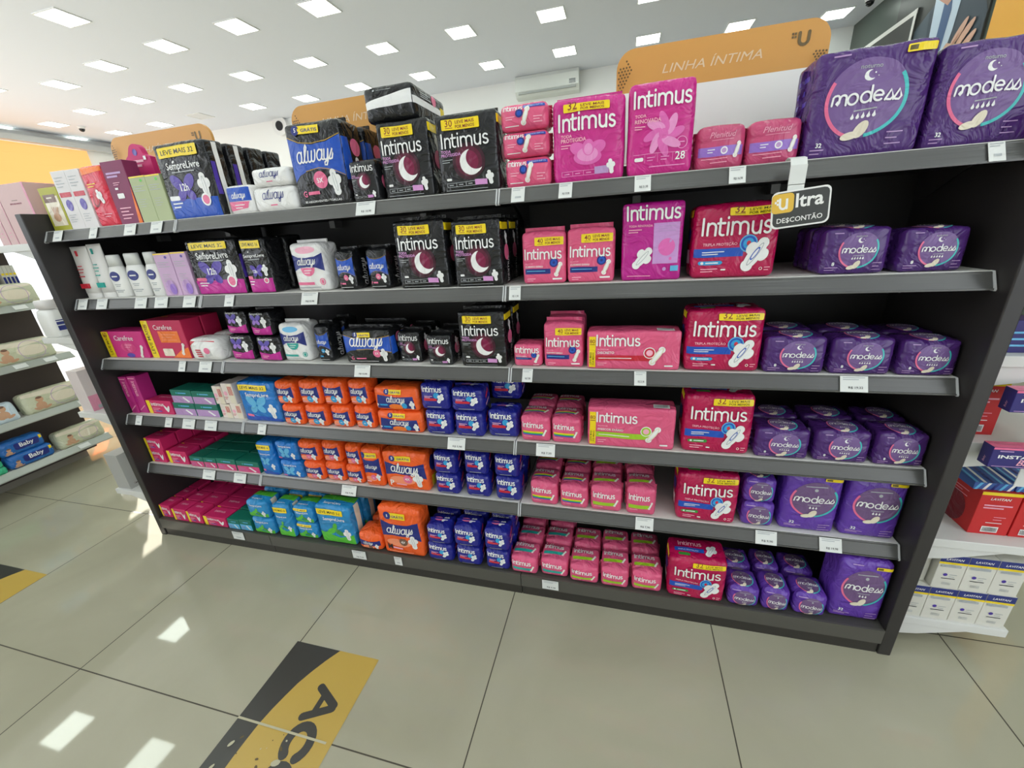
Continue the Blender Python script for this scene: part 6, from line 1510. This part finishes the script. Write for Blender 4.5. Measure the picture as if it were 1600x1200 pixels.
# ------------------------------------------------------------------ white shelving on both ends of the gondola
white_metal = mat('white_metal', (224, 224, 220), .4)
def end_shelving(x0, x1, levels, label, y0, y1):
    r = empty('end_shelving', ((x0 + x1) / 2, (y0 + y1) / 2, 0), label, 'shelving', 'white shelves on the gondola ends')
    inn = x1 if x1 < 1 else x0
    def part(bm, name):
        o = finish(bm, name, white_metal, r); o.location = -r.location; return o
    bm = bmesh.new(); box(bm, inn - .004 if x1 < 1 else inn, inn if x1 < 1 else inn + .004, y0, y1, 0, 1.5); part(bm, 'back_sheet')
    for z in levels:
        bm = bmesh.new(); box(bm, x0, x1, y0, y1, z - .028, z, bev=.002)
        s = part(bm, 'shelf')
        for y in (y0 + .006, y1 - .012):
            bm = bmesh.new(); out = x0 if x1 < 1 else x1
            prism(bm, [(inn, z - .028), (inn, z - .085), (inn + (out - inn) * .3, z - .07), (inn + (out - inn) * .75, z - .028)], 'y', y, y + .005)
            finish(bm, 'bracket', white_metal, s)
    return r
end_shelving(-.345, -.036, (.196, .637, 1.007, 1.4), 'white end shelving on the left end of the gondola', 0.0, .66)
end_shelving(3.037, 3.335, (.113, .42, .735, .97, 1.3), 'white end shelving on the right end of the gondola', 0.0, .66)

def printed_box(name, x0, x1, y0, y1, z0, z1, col, label, cat, faces=None, group=None):
    r = empty(name, ((x0 + x1) / 2, y0, z0), label, cat, group)
    W, D, H = x1 - x0, y1 - y0, z1 - z0
    bm = bmesh.new(); box(bm, -W / 2, W / 2, 0, D, 0, H, bev=.0012); finish(bm, 'carton', M(col) if isinstance(col, str) else col, r)
    for face, fn in (faces or {}).items():
        a = Art(W if face in ('front', 'top') else D, D if face == 'top' else H); fn(a)
        o, ux, uy = {'front': ((-W / 2, 0, 0), (1, 0, 0), (0, 0, 1)), 'right': ((W / 2, 0, 0), (0, 1, 0), (0, 0, 1)), 'left': ((-W / 2, D, 0), (0, -1, 0), (0, 0, 1)), 'top': ((-W / 2, 0, H), (1, 0, 0), (0, 1, 0))}[face]
        decal(a.items, a.W, a.H, face + '_print' if face != 'front' else 'front_print', r, o, ux, uy, .0006, .00012)
    return r
for k, v in dict(c_bwhite=(222, 220, 210), c_lav=(206, 38, 40), c_inst=(44, 36, 112), c_pinkbox=(214, 180, 178), c_greybox=(176, 176, 172), c_hya=(222, 210, 208), c_stripe=(60, 96, 168)).items(): MATS[k] = card('carton_' + k[2:], v)
def lav_white(a):
    a.rect(0, .8, 1, 1, 'i_navy'); a.rect(0, .74 - .0, 1, .8, 'i_gold' if False else 'i_yellow'); a.text('LAVITAN', .2, .86, .62, 'i_white', bold=.02, shear=.2)
    a.ell(.36, .42, .08, 'i_purple'); a.lines(.5, .42, .28, 2, 'i_grey', .06, .015); a.lines(.25, .3, .5, 1, 'i_dark', th=.02)
    for k in range(9): a.rect(.34 + k * .035, .12, .355 + k * .035, .2, 'i_grey')
    a.lines(.1, .66, .7, 1, 'i_grey', th=.06)
def lav_red(a):
    a.rect(0, .93, 1, 1, 'i_yellow'); a.text('LAVITAN', .25, .82, .5, 'i_white', bold=.02, shear=.2); a.lines(.15, .68, .7, 2, 'i_lpink', .06, .03)
    a.lines(.5, .42, .3, 2, 'i_lpink', .06, .012); a.lines(.35, .28, .4, 1, 'i_white', th=.015)
    a.rect(.3, .06, .72, .2, 'i_white')
    for k in range(12): a.rect(.33 + k * .03, .08, .343 + k * .03, .18, 'i_dark')
def lav_side(a): a.ell(.5, .35, .3, 'i_maroon', 1.1); a.lines(.25, .8, .5, 3, 'i_lpink', .06, .015)
def lav_top(a): [a.poly([(.3 + k * .12, .25), (.36 + k * .12, .25), (.5 + k * .12, .75), (.44 + k * .12, .75)], 'i_white') for k in range(3)]
pos = ['leftmost', 'second from left', 'third from left', 'rightmost']
for i in range(4):
    x = 3.052 + i * .0685
    printed_box('supplement_box', x, x + .067, .008, .1, .113, .236, 'c_bwhite', 'white and navy supplement box, %s, bottom row on the right end shelving' % pos[i], 'supplement box', {'front': lav_white}, 'white supplement boxes')
for i in range(3):
    x = 3.117 + i * .0685
    printed_box('supplement_box', x, x + .067, .01, .102, .2362, .359, 'c_bwhite', 'white and navy supplement box, %s, upper row on the right end shelving' % (pos[0], 'middle', pos[3])[i], 'supplement box', {'front': lav_white}, 'white supplement boxes')
printed_box('supplement_box', 3.05, 3.112, .03, .12, .2362, .33, 'c_bwhite', 'plain white box beside the dark end panel, upper row on the right end shelving', 'supplement box', {'front': lambda a: (a.lines(.2, .5, .5, 2, 'i_grey', .1, .03), a.ell(.6, .25, .12, 'i_purple', .6))}, 'white supplement boxes')
for i, (x0, x1) in enumerate(((3.178, 3.268), (3.272, 3.334))):
    printed_box('supplement_box', x0, x1, .045, .2, .42, .562, 'c_lav', ('left', 'right')[i] + ' red supplement box with a yellow top edge on the right end shelving', 'supplement box', {'front': lav_red, 'left': lav_side, 'top': lav_top}, 'red supplement boxes')
printed_box('supplement_box', 3.062, 3.15, .05, .2, .735, .885, 'c_lav', 'red supplement box high on the right end shelving, beside the purple boxes', 'supplement box', {'front': lav_red, 'top': lav_top}, 'red supplement boxes')
def stripes(a):
    for k in range(5): a.poly([(.02 + k * .2, 0), (.1 + k * .2, 0), (.22 + k * .2, 1), (.14 + k * .2, 1)], ('i_skyl', 'i_white', 'i_navy')[k % 3])
for i, (x0, x1, z, y0, nm) in enumerate(((3.16, 3.25, .5625, .05, 'left blue striped flat carton on the red boxes'), (3.254, 3.334, .5625, .05, 'right blue striped flat carton on the red boxes'), (3.064, 3.15, .8855, .05, 'blue striped flat carton on the upper red box'))):
    printed_box('flat_carton', x0, x1, y0 + .005, y0 + .14, z, z + .022, 'c_stripe', nm, 'carton', {'top': stripes, 'front': stripes}, 'blue striped flat cartons')
# purple boxes on a hanging clip strip
r = empty('clip_strip', (3.2, -.012, .62), 'white clip strip hanging in front of the right end shelving', 'clip strip')
bm = bmesh.new(); box(bm, -.012, .012, 0, .002, 0, .70)
for z in (.06, .13, .21, .28): box(bm, -.014, .014, -.004, 0, z, z + .008)
finish(bm, 'strip', white_metal, r)
bm = bmesh.new(); tube(bm, [(0, .001, .695), (0, .001, .705), (0, .012, .705), (0, .014, .68)], .0015); finish(bm, 'hook', mat('steel', (170, 172, 174), .3, metal=.9), r)
def inst(a): a.rect(0, .9, 1, 1, 'i_pink'); a.text('INSTANT', .1, .48, .66, 'i_white', bold=.03, h=.07); a.text('Baby', .4, .16, .34, 'i_lpink', shear=.3, bold=.01); a.lines(.1, .8, .2, 1, 'i_lav', th=.05); a.lines(.05, .06, .8, 1, 'i_lav', th=.03)
def inst_side(a): a.text('Baby', .6, .15, .5, 'i_lpink', rot=90, shear=.3)
def inst_top(a): a.rect(0, 0, 1, 1, 'i_pink')
for i, (z, nm) in enumerate(((.694, 'lower'), (.845, 'upper'))):
    printed_box('purple_box', 3.088, 3.222, -.05, -.0165, z, z + .056, 'c_inst', nm + ' purple box hanging on the clip strip at the right edge', 'small box', {'front': inst, 'left': inst_side, 'top': inst_top}, 'purple boxes on the clip strip')
printed_box('supplement_box', 3.085, 3.2, .03, .09, .97, 1.05, 'c_inst', 'dark blue box on the upper right end shelf at the picture edge', 'supplement box', {'front': lambda a: a.lines(.1, .6, .5, 3, 'i_skyl', .2, .06)})

# goods on the left end shelving
printed_box('storage_box', -.335, -.245, .012, .3, .196, .395, 'c_greybox', 'grey carton on the lowest white shelf left of the gondola', 'carton', {'right': lambda a: (a.lines(.1, .1, .5, 1, 'i_dark', th=.02), a.lines(.65, .12, .25, 1, 'i_dark', th=.02), a.ring(.1, .12, .02, .004, 0, 360, 'i_brown', 10))})
printed_box('serum_box', -.335, -.262, .02, .26, .637, .84, 'c_hya', 'pale pink carton with sideways lettering on the middle white shelf', 'carton', {'right': lambda a: (a.rect(.0, .0, 1, .38, 'i_lips' if False else 'i_rosel'), a.text('Hyaluron', .36, .9, .52, 'i_dark', rot=-90, h=.1), a.rect(.1, .03, .3, .12, 'i_grey'), a.rect(.22, .4, .3, .96, 'i_grey'))})
for i, y in enumerate((.035, .1, .165)):
    r = empty('lotion_jug', (-.285, y, 1.007), ('nearest', 'middle', 'farthest')[i] + ' white jug bottle with a flat cap on the left end shelving', 'bottle', 'white jug bottles')
    bm = bmesh.new(); loft(bm, [(0, 0, 0, .05, .028, 3), (0, 0, .006, .055, .031, 3), (0, 0, .09, .055, .031, 3), (0, 0, .115, .048, .027, 2.6), (0, 0, .125, .03, .02, 2.3)], 24); finish(bm, 'jug_body', mat('bottle_white', (236, 236, 232), .3), r, smooth=True)
    bm = bmesh.new(); loft(bm, [(0, 0, .125, .042, .026, 2.6), (0, 0, .158, .042, .026, 2.6), (0, 0, .162, .038, .023, 2.6)], 24); finish(bm, 'cap', mat('cap_white', (230, 226, 224), .4), r, smooth=True)
    bm = bmesh.new()
    for z, h in ((.03, .02), (.055, .012), (.072, .004)): box(bm, .0545, .0562, -.018, .018, z, z + h)
    finish(bm, 'front_print', M('i_navy'), r)
printed_box('medicine_box', -1.475, -1.425, .36, .45, 1.096, 1.34, 'c_bwhite', 'white carton with an orange label behind the top wipes pack', 'carton', {'right': lambda a: (a.rect(.1, .5, .9, .78, 'i_orange'), a.rect(.1, .82, .9, .9, 'i_skyl'))})
for i in range(4):
    printed_box('slim_carton', -1.475, -1.42, .47 + i * .0175, .486 + i * .0175, 1.096, 1.32, 'c_bwhite', 'slim white and blue carton, %s, behind the top wipes pack' % pos[i], 'carton', {'right': lambda a: (a.rect(.15, .1, .85, .7, 'i_navy'), a.rect(.1, .75, .9, .8, 'i_yellow'))}, 'slim cartons behind the wipes')
for i, (x0, x1, nm) in enumerate(((-.44 + .1, -.285, 'leftmost'), (-.283, -.233, 'middle'), (-.231, -.06, 'widest, beside the olive carton'))):
    printed_box('pink_box', x0, x1, .02 + .0 * i, .3, 1.4, 1.62, 'c_pinkbox', 'tall pale pink box on the top white shelf, ' + nm, 'carton', {'front': lambda a: (a.lines(.3, .66, .4, 1, 'i_maroon', th=.025), a.lines(.4, .72, .2, 1, 'i_brown', th=.012), a.lines(.35, .2, .3, 2, 'i_rosel', .06, .014), a.rect(.94, 0, 1, 1, 'i_rosel'))}, 'pale pink boxes on the top white shelf')

# ------------------------------------------------------------------ wall shelving of baby wipes, along the left
U = empty('wipes_shelving', (-1.5, -.3, 0), 'grey shelving of baby wipes at the left edge', 'shelving')
def upart(bm, name, m, parent=None):
    o = finish(bm, name, m, parent or U)
    if parent is None: o.location = -U.location
    return o
UZ = [.17, .45, .766, 1.096]
bm = bmesh.new(); box(bm, -1.5, -1.48, -1.3, .555, .05, 1.4); upart(bm, 'back_panel', mat('wipes_back', (72, 62, 58), .6))
bm = bmesh.new(); box(bm, -1.6, -1.5, -1.3, .5, 0, .14); upart(bm, 'plinth', mat('plinth_grey', (140, 136, 126), .5))
bm = bmesh.new(); box(bm, -1.5, -1.3, -1.3, .56, 1.4, 1.425); upart(bm, 'top_board', white_metal)
railg = mat('rail_grey', (168, 172, 164), .3, metal=.3)
for z in UZ:
    bm = bmesh.new(); box(bm, -1.48, -1.305, -1.3, .56, z - .022, z); s = upart(bm, 'shelf', board)
    bm = bmesh.new(); prism(bm, [(-1.304, z + .002), (-1.27, z - .03), (-1.268, z - .036), (-1.304, z - .03)], 'y', -1.3, .555); upart(bm, 'price_rail', railg, s)
for i, (y, z) in enumerate(((.42, 1.096), (.3, .766), (.44, .766), (.5, .45), (.4, .17), (.12, 1.096))):
    r = tag(link(bpy.data.objects.new('price_ticket', None), None, (-1.2845, y, z - .012)), 'white price ticket on the wipes shelving, ' + ('top shelf by the end', 'third shelf, nearer', 'third shelf by the end', 'second shelf by the end', 'lowest shelf by the end', 'top shelf at the picture edge')[i], 'price ticket', 'white price tickets')
    bm = bmesh.new(); box(bm, -.0004, .0004, -.03, .03, -.018, .012); finish(bm, 'paper', paper, r).rotation_euler = (0, math.radians(-45), 0)
for k, v in dict(w_sage=(206, 208, 178), w_blue=(40, 108, 186), w_pale=(206, 222, 232), w_mint=(64, 190, 140)).items(): MATS[k] = film('wipes_' + k[2:], v)
def baby(a, x, y, s):
    a.part = 'baby_picture'; a.ell(x, y, .5 * s, 'i_tan', .9); a.ell(x + .1 * s, y + .75 * s * a.asp, .34 * s, 'i_tan', 1.05); a.ell(x + .1 * s, y + .95 * s * a.asp, .28 * s, 'i_brown', .5)
    a.ell(x - .45 * s, y - .3 * s * a.asp, .35 * s, 'i_tan', .4, -30); a.ell(x + .5 * s, y - .35 * s * a.asp, .4 * s, 'i_tan', .4, 20); a.part = None
def art_sage(a): a.poly([(0.01, .8), (.5, .7), (.99, .85), (.99, .98), (.01, .98)], 'i_cream'); a.ell(.64, .48, .24, 'i_cream', .42); a.ring(.64, .48, .2, .008, 0, 360, 'i_lav'); baby(a, .24, .3, .17); a.lines(.45, .14, .4, 1, 'i_grey', th=.03)
def art_blue(a): a.rect(.3, .3, .86, .78, 'i_navy', .05); a.text('Baby', .42, .46, .32, 'i_white', bold=.02); baby(a, .16, .25, .14); a.rect(.88, .6, .97, .85, 'i_yellow')
def art_pale(a): a.rect(.02, .02, .55, .98, 'i_skyl'); a.rect(.1, .6, .45, .75, 'i_lav'); baby(a, .74, .4, .2); a.ell(.25, .3, .05, 'i_purple')
def art_mint(a): a.lines(.2, .6, .5, 2, 'i_white', .2, .06)
def wipes(y0, y1, z, h, body, fn, label, th=.08, lean=0.0, x=-1.3):
    W = y1 - y0
    r = empty('wipes_pack', (x, (y0 + y1) / 2, z), label, 'wipes pack', 'baby wipes packs', (-lean, 0, PI / 2))
    bm, f, ax, cuts = pack_body(W, th, h, min(.02, h * .3), .008, 6, .003, y0 * 9)
    for q in bm.faces: q.smooth = True
    a = Art(W, h); fn(a); ch = {}
    slots = [body]; cu, cv = cuts(W, 6)[1:-1], cuts(h, 6)[1:-1]
    for i, (part, m, polys) in enumerate(a.items):
        b2, sl = ch.setdefault(part, (bm, slots) if part is None else (bmesh.new(), []))
        stamp(b2, [(m, polys)], 'front', f, W, h, sl, .008, min(.02, h * .3), cu, cv, base=i)
    for part, (b2, sl) in ch.items():
        if part: finish(b2, part, [M(s) for s in sl], r)
    finish(bm, 'wrapper', [M(s) for s in slots], r)
wipes(.25, .54, 1.096, .125, 'w_sage', art_sage, 'sage baby wipes pack on the top shelf of the left shelving', lean=.2)
wipes(.2, .5, .766, .13, 'w_sage', art_sage, 'sage baby wipes pack on the third shelf of the left shelving', lean=.2)
wipes(-.06, .16, .766, .12, 'w_pale', art_pale, 'pale blue baby pack on the third shelf of the left shelving', lean=.2)
wipes(.24, .54, .45, .135, 'w_sage', art_sage, 'sage baby wipes pack on the second shelf of the left shelving', lean=.2)
wipes(-.04, .21, .45, .12, 'w_pale', art_pale, 'pale blue baby pack on the second shelf of the left shelving', lean=.2)
wipes(.06, .27, .17, .085, 'w_blue', art_blue, 'lower blue baby wipes pack on the lowest shelf at the left')
wipes(.05, .25, .2555, .085, 'w_blue', art_blue, 'upper blue baby wipes pack on the lowest shelf at the left')
wipes(.3, .55, .17, .12, 'w_sage', art_sage, 'sage baby wipes pack on the lowest shelf of the left shelving', lean=.15)
wipes(-.2, .045, .17, .045, 'w_mint', art_mint, 'lower mint green pack on the lowest shelf at the left')
wipes(-.2, .04, .2155, .042, 'w_mint', art_mint, 'upper mint green pack on the lowest shelf at the left')
